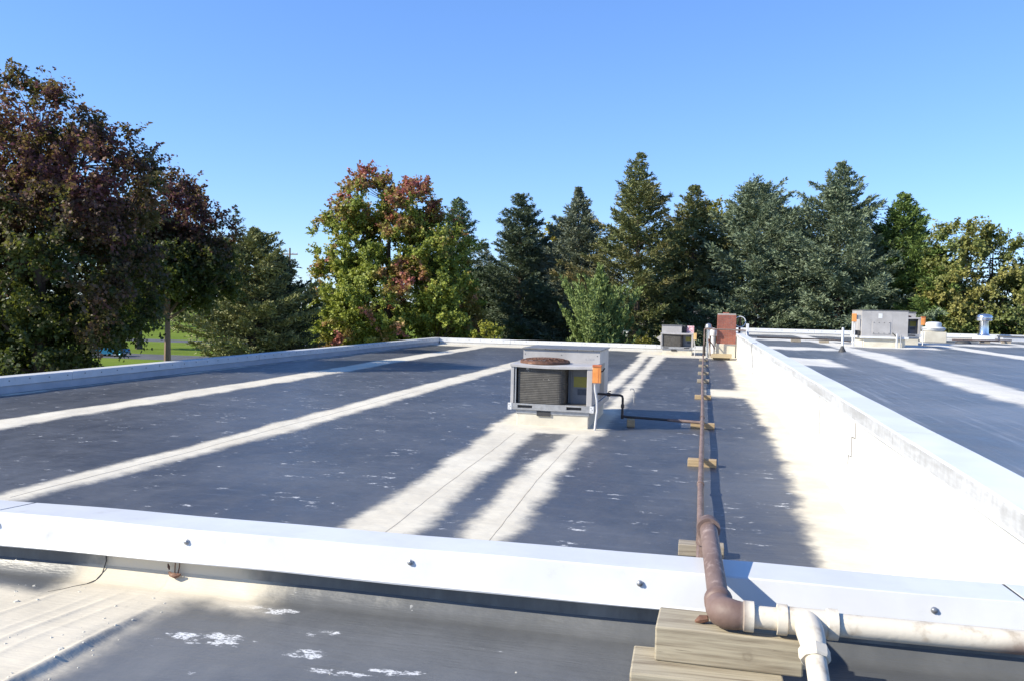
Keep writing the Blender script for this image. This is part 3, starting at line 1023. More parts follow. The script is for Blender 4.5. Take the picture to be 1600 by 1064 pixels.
    t.rotation_euler = (0, 0, rotz)
    return t


ac_unit('air_conditioner', (-3.14, 14.05, ZL), 'large grey air conditioner with rusty fan guard in the middle of the lower roof')
ac_unit('air_conditioner', (-1.94, 40.6, ZL), 'small distant air conditioner beside the brick chimney, seen end on', W=1.50, D1=0.9, D2=1.2, low=0.62, tall=0.36, kind=1, box_mat='tan_box')

# wide unit on the upper roof
U = thing('air_conditioner', (5.0, 29.6, ZU), 'wide plain grey air conditioner on the upper roof at right', 'air conditioner', 'rooftop air conditioning units')
x0, y0 = 5.0, 29.6
MB().box(x0 + 0.08, x0 + 1.34, y0 + 0.05, y0 + 1.8, ZU - 0.03, ZU + 0.27).build('curb', 'cream_coat', U, False, 0.01)
MB().box(x0 - 0.03, x0 + 1.43, y0 - 0.03, y0 + 1.95, ZU + 0.275, ZU + 0.345).build('base_rail', 'white_metal', U, False, 0.006)
cbn = MB().box(x0, x0 + 1.40, y0, y0 + 1.9, ZU + 0.345, ZU + 1.17).build('cabinet', 'cabinet', U, False, 0.006)
MB().box(x0 - 0.015, x0 + 1.415, y0 - 0.015, y0 + 1.92, ZU + 1.17, ZU + 1.19).build('lid', 'cabinet_lid', U, False, 0.004)
MB().box(x0 + 0.33, x0 + 0.87, y0 - 0.014, y0 - 0.0005, ZU + 0.42, ZU + 0.82).build('access_panel', 'cabinet', cbn, False, 0.004)
for q in range(4):
    for zz in (0.45, 0.79):
        MB().lathe([(0.012, 0), (0.012, -0.006)], (x0 + 0.37 + q * 0.155, y0 - 0.0145, ZU + zz), 'Y', 8).build('screw', 'gap_dark', cbn)
MB().box(x0 + 0.262, x0 + 0.272, y0 - 0.003, y0 - 0.0005, ZU + 0.36, ZU + 1.16).build('panel_seam', 'mark', cbn)
MB().box(x0 + 0.50, x0 + 0.62, y0 - 0.004, y0 - 0.0005, ZU + 0.93, ZU + 1.08).build('rating_plate', 'white_metal', cbn)
MB().box(x0 + 0.92, x0 + 0.926, y0 - 0.003, y0 - 0.0005, ZU + 0.36, ZU + 1.16).build('panel_seam', 'mark', cbn)
db = MB().box(x0 - 0.28, x0 - 0.15, y0 + 0.05, y0 + 0.16, ZU + 0.80, ZU + 1.06).build('disconnect_box', 'orange_box', U, False, 0.006)
MB().box(x0 - 0.15, x0 - 0.001, y0 + 0.08, y0 + 0.12, ZU + 0.88, ZU + 1.02).build('box_bracket', 'galv', U)
MB().tube([(x0 - 0.26, y0 + 0.1, ZU + 0.80), (x0 - 0.27, y0 + 0.06, ZU + 0.4), (x0 - 0.25, y0, ZU)], 0.022, 8).build('conduit', 'white_metal', U, True)
MB().tube([(x0 - 0.20, y0 + 0.1, ZU + 0.80), (x0 - 0.2, y0 + 0.06, ZU + 0.4), (x0 - 0.21, y0, ZU)], 0.018, 8).build('conduit', 'conduit', U, True)
MB().box(x0 - 0.16, x0 - 0.02, y0 + 0.1, y0 + 0.5, ZU + 0.36, ZU + 0.52).build('valve_box', 'gap_dark', U, False, 0.02)
MB().tube([(x0 + 0.94, y0 - 0.015, ZU + 0.46), (x0 + 0.98, y0 - 0.06, ZU + 0.42), (x0 + 1.02, y0 - 0.08, ZU + 0.36), (x0 + 1.08, y0 - 0.08, ZU + 0.40)], 0.02, 8).build('drain_hose', 'black_rubber', U, True)
MB().tube([(x0 + 1.06, y0 - 0.08, ZU + 0.44), (x0 + 1.06, y0 - 0.09, ZU + 0.0)], 0.028, 10).build('drain_pipe', 'white_metal', U, True)
MB().tube([(x0 + 1.18, y0 - 0.07, ZU + 0.40), (x0 + 1.18, y0 - 0.07, ZU + 0.0)], 0.02, 10).build('drain_pipe', 'galv', U, True)
# companion unit half hidden behind
ac_unit('air_conditioner', (6.50, 33.4, ZU), 'smaller grey air conditioner half hidden behind the wide one on the upper roof', W=1.15, D1=0.8, D2=0.9, low=0.60, tall=0.20)

# exhaust fan, vents and stand pipe on the upper roof
e = thing('exhaust_fan', (9.35, 38.6, ZU), 'white mushroom exhaust fan on a cream curb on the upper roof', 'exhaust fan')
MB().box(8.93, 9.77, 38.3, 39.1, ZU - 0.02, ZU + 0.42).build('curb', 'cream_coat', e, False, 0.015)
MB().lathe([(0.36, 0.42), (0.44, 0.48), (0.46, 0.54), (0.43, 0.60), (0.30, 0.62), (0.31, 0.72), (0.29, 0.79), (0.20, 0.82), (0.05, 0.83)], (9.35, 38.7, ZU), 'Z', 28).build('housing', 'white_metal', e, True)
MB().torus((9.35, 38.7, ZU + 0.545), 0.455, 0.018, 'Z', 32, 8).build('rim', 'galv', e, True)
v = thing('roof_vent', (12.55, 43.1, ZU), 'shiny metal vent pipe with domed cap by the far right parapet', 'vent')
MB().box(12.2, 12.95, 42.8, 43.5, ZU - 0.02, ZU + 0.24).build('curb', 'white_metal', v, False, 0.012)
MB().lathe([(0.27, 0.24), (0.22, 0.30), (0.205, 0.34), (0.20, 0.88), (0.205, 0.90)], (12.55, 43.1, ZU), 'Z', 24).build('flue', 'bright_zinc', v, True)
MB().lathe([(0.34, 0.92), (0.35, 0.96), (0.33, 0.99), (0.345, 1.02), (0.345, 1.10), (0.30, 1.17), (0.18, 1.22), (0.04, 1.235)], (12.55, 43.1, ZU), 'Z', 28).build('cap', 'bright_zinc', v, True)
MB().torus((12.55, 43.1, ZU + 0.93), 0.30, 0.02, 'Z', 28, 6).build('collar', 'bright_zinc', v, True)
s = thing('stand_pipe', (3.70, 24.7, ZU), 'thin white stand pipe in a dark rubber boot on the upper roof', 'pipe')
MB().tube([(3.70, 24.7, ZU + 0.1), (3.70, 24.7, ZU + 0.66)], 0.032, 14).build('pipe', 'white_metal', s, True)
MB().lathe([(0.105, 0.0), (0.10, 0.02), (0.055, 0.11), (0.038, 0.15), (0.036, 0.17)], (3.70, 24.7, ZU), 'Z', 18).build('boot', 'black_rubber', s, True)
h = thing('roof_hatch_curb', (14.2, 43.2, ZU), 'long low pale curb box at the far right parapet, right of the vent', 'curb')
MB().box(13.3, 15.1, 42.9, 43.6, ZU - 0.02, ZU + 0.20).build('box', 'flash_shade_blue', h, False, 0.01)
MB().box(13.26, 15.14, 42.86, 43.64, ZU + 0.20, ZU + 0.245).build('cover', 'cabinet_lid', h, False, 0.01)

# condensate lines on blocks, upper roof
up = thing('gas_pipe', (10.5, 36.0, ZU), 'low dark pipe run on supports behind the exhaust fan on the upper roof', 'pipe')
MB().tube([(9.9, 38.0, ZU + 0.13), (11.0, 38.0, ZU + 0.13), (11.6, 38.6, ZU + 0.13), (12.6, 39.6, ZU + 0.13)], 0.032, 10).build('pipe', 'pipe_rust', up, True)
MB().tube([(10.3, 38.0, ZU + 0.13), (10.3, 37.4, ZU + 0.13), (11.4, 37.2, ZU + 0.13)], 0.024, 10).build('pipe', 'black_pipe', up, True)
MB().lathe([(0.30, 0.0), (0.28, 0.06), (0.20, 0.12), (0.08, 0.14)], (10.1, 37.2, ZU), 'Z', 20).build('drain_dome', 'black_rubber', up, True)
up2 = thing('gas_pipe', (3.4, 33.0, ZU), 'thin dark pipe run low along the upper roof left of the wide unit', 'pipe')
MB().tube([(1.95, 33.0, ZU + 0.12), (4.6, 32.6, ZU + 0.12), (4.9, 31.0, ZU + 0.12)], 0.026, 10).build('pipe', 'black_pipe', up2, True)


def block(loc, size, label, mat='block_wood', rot=0.0):
    x, y, z = size
    o = MB().box(-x / 2, x / 2, -y / 2, y / 2, 0, z).build('wood_block', mat, None, False, 0.005)
    o.location = loc
    o.rotation_euler = (0, 0, rot)
    return tag(o, label, 'wood block', 'wooden blocks under the pipes')


block((11.15, 38.1, ZU), (0.36, 0.14, 0.095), 'dark wood block under the far end of the upper roof pipe, near the vent', 'block_grey')
block((12.3, 39.3, ZU), (0.36, 0.14, 0.095), 'wood block farthest right under the upper roof pipe', 'block_grey')
block((4.25, 32.6, ZU), (0.34, 0.14, 0.09), 'wood block under thin pipe just left of the wide upper roof unit', 'block_grey')
block((3.3, 32.8, ZU), (0.34, 0.14, 0.09), 'wood block under thin pipe by the white stand pipe', 'block_grey')

# ------------------------------------------------------------------ gas line
RP = 0.031
g = thing('gas_pipe', (0.02, 7, ZL), 'long rusty gas pipe running over the parapet and down the lower roof', 'pipe')
# crossing the parapet: elbow on the timbers, up over the coping, elbow down behind it
ex, ey, ez = 0.068, 2.455, 6.118
cxp, cyp, czp = 0.038, 3.20, 6.182
MB().tube([(ex, ey + 0.06, ez + 0.004), (cxp, cyp, czp)], RP, 20).build('crossing_pipe', 'pipe_rust', g, True)
MB().tube([(cxp + 0.002, cyp - 0.055, czp - 0.003), (cxp + 0.0015, cyp - 0.035, czp - 0.002), (cxp, cyp - 0.03, czp - 0.002), (cxp, cyp + 0.0, czp), (cxp, cyp + 0.035, czp - 0.012),
           (cxp, cyp + 0.055, czp - 0.045), (cxp, cyp + 0.058, czp - 0.075), (cxp, cyp + 0.058, czp - 0.085)], [0.042, 0.042, 0.038, 0.038, 0.039, 0.039, 0.042, 0.042], 20).build('elbow', 'pipe_rust', g, True)
MB().tube([(cxp, cyp + 0.058, czp - 0.08), (cxp, cyp + 0.058, 5.15), (cxp, cyp + 0.08, 5.122), (cxp, cyp + 0.14, 5.122)], RP, 16).build('drop_pipe', 'pipe_rust', g, True)
# elbow at the timbers, then painted run to the right
pts = [(ex - 0.002, ey + 0.095, ez + 0.006), (ex - 0.001, ey + 0.068, ez + 0.004), (ex, ey + 0.062, ez + 0.003), (ex, ey + 0.035, ez + 0.001), (ex + 0.006, ey + 0.012, ez), (ex + 0.022, ey - 0.004, ez),
       (ex + 0.045, ey - 0.010, ez), (ex + 0.062, ey - 0.010, ez), (ex + 0.066, ey - 0.010, ez), (ex + 0.092, ey - 0.010, ez)]
MB().tube(pts, [0.041, 0.041, 0.037, 0.039, 0.041, 0.042, 0.040, 0.038, 0.042, 0.042], 22).build('elbow', 'painted_pipe', g, True)
yp = ey - 0.010
MB().tube([(ex + 0.09, yp, ez), (0.245, yp, ez)], RP, 20).build('nipple', 'painted_pipe', g, True)
tee = MB()
tee.tube([(0.222, yp, ez), (0.248, yp, ez), (0.252, yp, ez), (0.35, yp, ez), (0.354, yp, ez), (0.380, yp, ez)], [0.042, 0.042, 0.037, 0.037, 0.042, 0.042], 22)
tee.build('tee', 'painted_pipe', g, True)
MB().tube([(0.302, yp - 0.005, ez), (0.302, yp - 0.07, ez - 0.004), (0.305, yp - 0.10, ez - 0.016), (0.307, yp - 0.125, ez - 0.034)], [0.036, 0.036, 0.034, 0.031], 20).build('street_elbow', 'painted_pipe', g, True)
MB().lathe([(0.037, 0.0), (0.040, 0.006), (0.040, 0.030), (0.036, 0.036)], (0, 0, 0), 'Y', 8).build('union_nut', 'painted_pipe', g).matrix_world = \
    Matrix.Translation((0.3065, yp - 0.118, ez - 0.028)) @ Matrix.Rotation(R_(36), 4, 'X') @ Matrix.Rotation(R_(180), 4, 'Z')
MB().tube([(0.307, yp - 0.12, ez - 0.03), (0.312, yp - 0.30, ez - 0.125), (0.315, yp - 0.42, ez - 0.19), (0.315, yp - 0.55, ez - 0.205), (0.32, -3.0, ez - 0.205)], 0.027, 18).build('branch_pipe', 'painted_pipe', g, True)
MB().tube([(0.375, yp, ez), (4.6, yp + 0.02, ez)], RP, 20).build('right_run', 'painted_pipe', g, True)
MB().tube([(ex - 0.065, ey + 0.035, ez - 0.045), (ex - 0.05, ey + 0.03, ez - 0.035), (ex - 0.03, ey + 0.028, ez - 0.03)], [0.004, 0.012, 0.009], 8).build('rust_scale', 'rust', g, True)
# long run
yj = [3.3, 9.4, 15.5, 21.6, 27.7, 33.8, 38.9]
for k in range(6):
    dx = 0.010 * math.sin(k * 1.7)
    MB().tube([(0.02 + 0.010 * math.sin((k - 1) * 1.7) if k else cxp, yj[k], 5.122), (0.02 + dx, yj[k + 1], 5.122)], RP, 14).build('run_pipe', 'pipe_rust', g, True)
    MB().tube([(0.02 + dx, yj[k + 1] - 0.05, 5.122), (0.02 + dx, yj[k + 1] + 0.05, 5.122)], 0.039, 14).build('coupling', 'pipe_rust', g, True)
# tee at the branch to the near unit
MB().tube([(0.025, 14.66, 5.122), (0.025, 14.86, 5.122)], 0.040, 14).build('tee', 'pipe_rust', g, True)
MB().tube([(0.0, 14.76, 5.122), (-0.55, 14.79, 5.135)], 0.026, 12).build('branch_pipe', 'pipe_rust', g, True)
MB().tube([(-0.53, 14.79, 5.135), (-1.25, 14.83, 5.15), (-1.30, 14.835, 5.155), (-1.325, 14.84, 5.18), (-1.325, 14.84, 5.46), (-1.335, 14.84, 5.50), (-1.37, 14.84, 5.515), (-1.77, 14.84, 5.525)], 0.021, 12).build('branch_pipe', 'black_pipe', g, True)
MB().tube([(-1.54, 14.84, 5.519), (-1.60, 14.84, 5.521)], 0.034, 12).build('gas_cock', 'black_pipe', g, True)
MB().tube([(-1.57, 14.84, 5.54), (-1.57, 14.84, 5.575), (-1.53, 14.84, 5.578)], 0.009, 8).build('cock_handle', 'black_pipe', g, True)
MB().tube([(-1.325, 14.84, 5.30), (-1.325, 14.84, 5.36)], 0.030, 12).build('union', 'black_pipe', g, True)
MB().tube([(-1.325, 14.84, 5.18), (-1.325, 14.84, 5.11)], 0.024, 12).build('drip_leg', 'black_pipe', g, True)
# riser and cross run at the far end
MB().tube([(0.02, 38.85, 5.122), (0.04, 38.95, 5.14), (0.05, 38.97, 5.2), (0.05, 38.97, 5.58)], 0.06, 14).build('riser', 'black_pipe', g, True)
MB().tube([(0.05, 38.97, 5.56), (0.05, 38.97, 6.22), (0.055, 38.97, 6.26), (0.10, 38.97, 6.275), (1.88, 38.9, 6.25)], 0.032, 12).build('cross_pipe', 'pipe_rust', g, True)

LBL = [(7.08, 'wood block nearest the foreground parapet under the gas pipe', 'block_grey', 0.36),
       (11.22, 'wood block under the gas pipe between the near parapet and the branch', 'block_wood', 0.36),
       (14.95, 'wood block under the gas pipe at the branch to the large unit', 'block_wood', 0.40),
       (20.1, 'wood block under the gas pipe just beyond the branch', 'block_wood', 0.37),
       (25.0, 'fourth wood block from the chimney end under the gas pipe', 'block_grey', 0.34),
       (28.2, 'third wood block from the chimney end under the gas pipe', 'block_grey', 0.33),
       (32.2, 'second wood block from the chimney end under the gas pipe', 'block_grey', 0.34),
       (36.2, 'wood block nearest the chimney end under the gas pipe', 'block_grey', 0.34)]
for y, lab, m_, w_ in LBL:
    block((0.035, y, ZL + 0.0), (w_, 0.15, 0.092), lab, m_, random.uniform(-0.05, 0.05))
block((-1.17, 14.76, ZL), (0.13, 0.30, 0.128), 'short wood block under the black branch pipe beside the large unit', 'block_wood', 0.1)
# timbers under the elbow
o = MB().box(-0.20, 0.20, -0.085, 0.085, 0, 0.098).build('timber_block', 'timber', None, False, 0.005)
o.location = (0.095, 2.505, ZN + 0.103)
o.rotation_euler = (0, 0, R_(-1.5))
tag(o, 'thick weathered timber carrying the pipe elbow, upper of two', 'wood block', 'timbers under the pipe elbow')
o = MB().box(-0.205, 0.205, -0.10, 0.10, 0, 0.100).build('timber_block', 'timber', None, False, 0.005)
o.location = (0.035, 2.43, ZN + 0.002)
o.rotation_euler = (0, 0, R_(1.0))
tag(o, 'thick weathered timber lying on the near roof, lower of two', 'wood block', 'timbers under the pipe elbow')
block((2.6, 2.45, ZN), (0.14, 0.3, 0.215), 'tall wood block under the right end of the painted pipe', 'timber')

# ------------------------------------------------------------------ chimney and things round it
ch = thing('brick_chimney', (1.0, 39.9, ZL), 'square red brick chimney at the far end of the dividing wall', 'chimney')
CX0, CX1, CY0, CY1 = 0.60, 1.415, 39.5, 40.3
MB().box(CX0 - 0.03, CX1 - 0.005, CY0 - 0.03, CY1 + 0.03, ZL - 0.05, 5.62).build('coated_base', 'cream_coat', ch, False, 0.02)
MB().box(CX0 + 0.012, CX1 - 0.012, CY0 + 0.012, CY1 - 0.012, 5.55, 6.93).build('core', 'mortar', ch)
bl, bh, j_ = 0.194, 0.0575, 0.0105
bw = (CX1 - CX0 - 3 * j_) / 4
bd = 0.09
wall_b = MB()
rows = int((6.93 - 5.62) / (bh + j_))
for k in range(rows):
    z = 5.622 + k * (bh + j_)
    off = (k % 2) * (bw + j_) / 2
    for i in range(-1, 5):
        a, c = CX0 + off + i * (bw + j_), CX0 + off + i * (bw + j_) + bw
        a, c = max(a, CX0), min(c, CX1)
        if c - a < 0.03:
            continue
        q = random.uniform(-0.003, 0.003)
        wall_b.box(a, c, CY0 + q, CY0 + bd, z, z + bh)
        wall_b.box(a, c, CY1 - bd, CY1 + q, z, z + bh)
        a2, c2 = a - CX0 + CY0, c - CX0 + CY0
        a2, c2 = max(a2, CY0 + bd + j_), min(c2, CY1 - bd - j_)
        if c2 - a2 > 0.03:
            wall_b.box(CX0 + q, CX0 + bd, a2, c2, z, z + bh)
            wall_b.box(CX1 - bd, CX1 + q, a2, c2, z, z + bh)
bw_o = wall_b.build('brickwork', 'brick', ch)
bw_o['kind'] = 'stuff'
MB().box(CX0 + 0.01, CX1 - 0.01, CY0 + 0.01, CY1 - 0.01, 6.93, 6.965).build('crown', 'mortar', ch, False, 0.02)
MB().box(CX0 + 0.24, CX0 + 0.50, CY0 + 0.2, CY0 + 0.5, 6.96, 7.02).build('flue_liner', 'brick', ch, False, 0.01)

st = thing('flue_stack', (0.20, 39.2, ZL), 'thin silver flue stack with conical cap left of the chimney', 'vent')
MB().tube([(0.215, 39.3, ZL), (0.215, 39.3, 6.32)], 0.085, 18).build('flue', 'bright_zinc', st, True)
MB().lathe([(0.15, 6.30), (0.16, 6.36), (0.14, 6.40), (0.13, 6.46), (0.08, 6.50), (0.02, 6.52)], (0.215, 39.3, 0), 'Z', 20).build('cap', 'zinc', st, True)
MB().tube([(0.23, 39.25, 5.85), (0.40, 39.2, 5.6), (0.52, 39.1, 5.40)], 0.025, 8).build('brace', 'rust', st, True)
MB().tube([(0.23, 39.25, 5.85), (0.30, 38.9, 5.5), (0.34, 38.7, 5.08)], 0.02, 8).build('brace', 'rust', st, True)
el = thing('duct_stub', (0.45, 40.8, ZL), 'short white duct with round cap between flue stack and chimney', 'duct')
MB().tube([(0.45, 40.8, ZL), (0.45, 40.8, 5.95)], 0.10, 16).build('duct', 'white_metal', el, True)
MB().lathe([(0.15, 5.93), (0.16, 6.0), (0.16, 6.18), (0.13, 6.26), (0.04, 6.29)], (0.45, 40.8, 0), 'Z', 20).build('cap', 'white_metal', el, True)
pl = MB().box(-0.44, 0.44, -1.5, 1.5, 0, 0.02)
pl = pl.build('plywood_sheet', 'plywood', None, False, 0.003)
pl.location = (0.78, 38.1, ZL + 0.15)
pl.rotation_euler = (R_(3), 0, R_(-2))
pl.scale = (1, 0.55, 1)
tag(pl, 'tan plywood sheet lying in front of the brick chimney', 'plywood')
for k, y in enumerate((37.6, 38.6)):
    block((0.78, y, ZL), (0.7, 0.12, 0.11 + 0.05 * k), ('front' if k == 0 else 'rear') + ' wood bearer under the tan plywood sheet', 'block_grey')
hp = thing('hoop', (1.62, 40.0, ZCAP), 'white round hoop on a rusty post right of the chimney', 'hoop')
MB().torus((1.60, 39.9, 6.62), 0.235, 0.022, 'Y', 40, 8).build('ring', 'white_metal', hp, True)
MB().tube([(1.58, 40.0, ZCAP - 0.02), (1.60, 40.0, 6.80)], 0.05, 10).build('post', 'rust', hp, True)
wp = thing('pipe_post', (1.88, 38.9, ZU), 'white post with dark bracket where the cross pipe ends by the dividing wall', 'post')
MB().box(1.82, 1.94, 38.85, 38.97, ZU - 0.01, 6.55).build('post', 'white_metal', wp, False, 0.01)
MB().tube([(1.84, 38.83, 6.22), (1.86, 38.82, 6.05), (1.92, 38.80, 5.99)], [0.03, 0.07, 0.09], 10).build('bracket', 'zinc', wp, True)
cbk = MB()
cbk.tube([(1.55, 26.2, ZCAP + 0.008), (1.43, 26.2, ZCAP + 0.010), (1.398, 26.2, ZCAP - 0.02), (1.395, 26.2, 5.95), (1.43, 26.2, 5.7), (1.44, 26.19, 5.45), (1.445, 26.15, 5.26), (1.43, 26.1, 5.2)], 0.011, 8)
tag(cbk.build('hanging_cable', 'zinc', None, True), 'thin grey cable hanging down the white dividing wall', 'cable')
rod = MB().tube([(-1.42, 18.6, ZL), (-1.42, 18.6, 5.26), (-1.44, 18.6, 5.30), (-1.50, 18.6, 5.30), (-1.51, 18.6, 5.27)], 0.012, 8)
tag(rod.build('bent_rod', 'zinc', None, True), 'thin bent metal rod standing on the roof behind the large unit', 'rod')


# ------------------------------------------------------------------ trees
def quad_cloud(name, V, tint, mat, parent):
    """V: (N,4,3) quads, tint: (N,3)"""
    N = len(V)
    me = bpy.data.meshes.new(name)
    me.vertices.add(N * 4)
    me.vertices.foreach_set('co', V.astype(np.float32).ravel())
    me.loops.add(N * 4)
    me.loops.foreach_set('vertex_index', np.arange(N * 4, dtype=np.int32))
    me.polygons.add(N)
    me.polygons.foreach_set('loop_start', (np.arange(N) * 4).astype(np.int32))
    me.update(calc_edges=True)
    a = me.attributes.new('tint', 'FLOAT_COLOR', 'POINT')
    c = np.ones((N, 4, 4), np.float32)
    c[:, :, :3] = tint[:, None, :]
    a.data.foreach_set('color', c.ravel())
    me.materials.append(MATS[mat])
    o = bpy.data.objects.new(name, me)
    COL.objects.link(o)
    o.parent = parent
    o.matrix_parent_inverse = parent.matrix_world.inverted()
    return o


def nrm(a):
    return a / np.maximum(np.linalg.norm(a, axis=-1, keepdims=True), 1e-9)


def leaves(P, D, size, up=0.45, width=0.85, O=None):
    """kite leaves at P pointing roughly along D"""
    N = len(P)
    d = nrm(D + rng.normal(0, 0.75, (N, 3)))
    nn = nrm(rng.normal(0, 0.5, (N, 3)) + np.array([0, 0, up]) + (0 if O is None else O * 0.75))
    s = nrm(np.cross(d, nn))
    nn = np.cross(s, d)
    L = size * rng.uniform(0.65, 1.25, (N, 1))
    w = L * width * 0.5
    base = P
    tip = P + d * L
    m = P + d * L * 0.42
    l = m + s * w + nn * L * 0.16
    r = m - s * w + nn * L * 0.16
    return np.stack([base, l, tip, r], 1)


def limb_mesh(name, lines, mat, parent, n=6):
    b = MB()
    for pts, rs in lines:
        b.tube(pts, rs, n)
    return b.build(name, mat, parent, True)


def curve3(a, b, sag, n=5):
    a, b = np.asarray(a, float), np.asarray(b, float)
    out = []
    for i in range(n + 1):
        t = i / n
        p = a + (b - a) * t
        p = p + np.array([0, 0, sag * math.sin(math.pi * t)])
        out.append(tuple(p))
    return out


def deciduous(name, base, H, lobes, n_cl, leaf, palette, label, group, trunk_r=0.16, twigs=11, per=13, spread=0.62, trunk_top=0.55, cat='tree', limbs=12, lean=(0, 0), bark='tree_bark'):
    """lobes: (dx, dy, z, rx, ry, rz) relative to base, z = absolute height of lobe centre over the base"""
    t = thing(name, base, label, cat, group)
    base = np.array(base, float)
    lob = np.array(lobes, float)
    vol = lob[:, 3] * lob[:, 4] * lob[:, 5]
    which = rng.choice(len(lob), n_cl, p=(vol ** 0.75) / (vol ** 0.75).sum())
    u = nrm(rng.normal(size=(n_cl, 3)))
    rad = rng.uniform(0.35, 1.0, n_cl) ** 0.42
    C = lob[which, :3] + u * rad[:, None] * lob[which, 3:6]
    ctr = np.array([lob[:, 0].mean(), lob[:, 1].mean(), (lob[:, 2] - lob[:, 5] * 0.6).mean()])
    out = nrm(nrm(C - ctr) + u * 0.8 + np.array([0, 0, 0.35]))
    # skeleton
    lines = []
    th = H * trunk_top
    tp = [(0, 0, -0.3), (0.02 * H * 0.1 + lean[0] * 0.3, lean[1] * 0.3, th * 0.35), (lean[0] * 0.7, lean[1] * 0.7, th * 0.7), (lean[0], lean[1], th), (lean[0] * 1.1, lean[1] * 1.1, H * 0.86)]
    lines.append(([tuple(base + np.array(p)) for p in tp], [trunk_r * 1.25, trunk_r, trunk_r * 0.85, trunk_r * 0.6, trunk_r * 0.12]))
    nodes = []
    zlow = (lob[:, 2] - lob[:, 5]).min()
    for i in range(limbs):
        k = rng.integers(n_cl)
        tgt = C[k] * np.array([0.72, 0.72, 0.92])
        z0 = max(zlow * 0.9, min(th, tgt[2] - np.hypot(tgt[0], tgt[1]) * rng.uniform(0.5, 0.9)))
        z0 = max(z0, 0.8)
        f = z0 / th
        a = np.array([lean[0] * f, lean[1] * f, z0])
        pts = curve3(a, tgt, -0.06 * np.linalg.norm(tgt - a))
        r0 = trunk_r * 0.42
        lines.append(([tuple(base + np.array(p)) for p in pts], [r0 * (1 - 0.75 * q / (len(pts) - 1)) for q in range(len(pts))]))
        nodes += [np.array(p) for p in pts[1:]]
    nodes += [np.array([lean[0] * f_, lean[1] * f_, H * 0.86 * f_]) for f_ in np.linspace(0.35, 1, 10)]
    nodes = np.array(nodes)
    for k in range(n_cl):
        d = np.linalg.norm(nodes - C[k], axis=1) + np.maximum(0, nodes[:, 2] - C[k][2]) * 0.8
        a = nodes[d.argmin()]
        pts = curve3(a, C[k], -0.04 * d.min(), 3)
        r0 = min(0.035, 0.010 + 0.007 * d.min())
        lines.append(([tuple(base + np.array(p)) for p in pts], [r0, r0 * 0.75, r0 * 0.5, r0 * 0.3]))
    limb_mesh('trunk', lines, bark, t, 6)
    # twigs and leaves
    K = n_cl * twigs
    ci = np.repeat(np.arange(n_cl), twigs)
    td = nrm(out[ci] * 0.9 + rng.normal(0, 0.75, (K, 3)))
    tl = rng.uniform(0.45, 1.15, K) * spread
    T0 = C[ci] + rng.normal(0, 0.12 * spread, (K, 3))
    M = K * per
    ti = np.repeat(np.arange(K), per)
    s = rng.uniform(0.1, 1.0, M)
    P = T0[ti] + td[ti] * (tl[ti] * s)[:, None] + rng.normal(0, 0.055 * spread, (M, 3))
    P[:, 2] -= 0.10 * spread * s ** 2
    V = leaves(P, td[ti] * 0.6 + np.array([0, 0, -0.25]), leaf, O=nrm(u[ci][ti] + out[ci][ti] * 0.5))
    zr = (P[:, 2] - (lob[:, 2] - lob[:, 5]).min()) / max(1e-3, ((lob[:, 2] + lob[:, 5]).max() - (lob[:, 2] - lob[:, 5]).min()))
    tint = palette(P, zr, rng.uniform(size=n_cl)[ci][ti], rng.uniform(size=K)[ti], rng.uniform(size=M), rad[which * 0 + np.arange(n_cl)][ci][ti])
    # a few bare twig ends as thin lines come with the branches
    quad_cloud('crown', V + base, tint, 'leaf', t)
    return t


def blend(cols, w):
    w = np.array(w)
    w = w / w.sum(0)
    return sum(np.array(c)[None, :] * w[i][:, None] for i, c in enumerate(cols))


def lat(P, s, seed):
    """smooth value 0..1 that varies through space"""
    a = P * s + seed
    return 0.5 + 0.5 * (np.sin(a[:, 0] + 1.7 * np.sin(a[:, 1] * 0.7)) + np.sin(a[:, 1] * 1.1 + a[:, 2] * 1.3 + seed) + np.sin(a[:, 2] * 0.9 - a[:, 0] * 0.8)) / 3


RED, DRED, PURP = (0.50, 0.125, 0.105), (0.16, 0.042, 0.050), (0.26, 0.095, 0.115)
GRN, YGR, DGR, YEL = (0.17, 0.24, 0.046), (0.40, 0.42, 0.075), (0.055, 0.085, 0.026), (0.44, 0.34, 0.06)


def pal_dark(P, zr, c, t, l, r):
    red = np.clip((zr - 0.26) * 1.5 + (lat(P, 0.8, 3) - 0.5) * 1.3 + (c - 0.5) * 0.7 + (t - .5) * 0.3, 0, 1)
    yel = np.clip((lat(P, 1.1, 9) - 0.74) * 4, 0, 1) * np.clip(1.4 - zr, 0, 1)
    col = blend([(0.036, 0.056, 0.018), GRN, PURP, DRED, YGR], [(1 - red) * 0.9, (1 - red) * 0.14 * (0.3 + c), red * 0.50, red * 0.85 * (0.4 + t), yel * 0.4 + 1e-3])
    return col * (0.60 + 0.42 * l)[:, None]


def pal_maple(P, zr, c, t, l, r):
    red = np.clip((zr - 0.74) * 3.8 + np.clip(np.abs(P[:, 0] - 0.4) / 4.6 - 0.72, 0, 1) * 1.4 + (lat(P, 1.3, 5) - 0.5) * 0.9 + (c - 0.5) * 0.8 + (t - 0.5) * 0.9 + (l - 0.5) * 0.5, 0, 1)
    low = np.clip((lat(P, 1.2, 1) - 0.60) * 4.0 + (c - 0.5) * 1.6, 0, 1) * (zr < 0.6) * np.clip((r - 0.6) * 4, 0, 1)
    red = np.maximum(red, low * 0.95)
    g = 1 - red
    col = blend([GRN, YGR, RED, PURP, DGR], [g * 0.55, g * (0.30 + 0.85 * c), red * (0.5 + 0.5 * t), red * 0.55, g * 0.25 * (1 - c)])
    return col * (0.75 + 0.5 * l)[:, None]


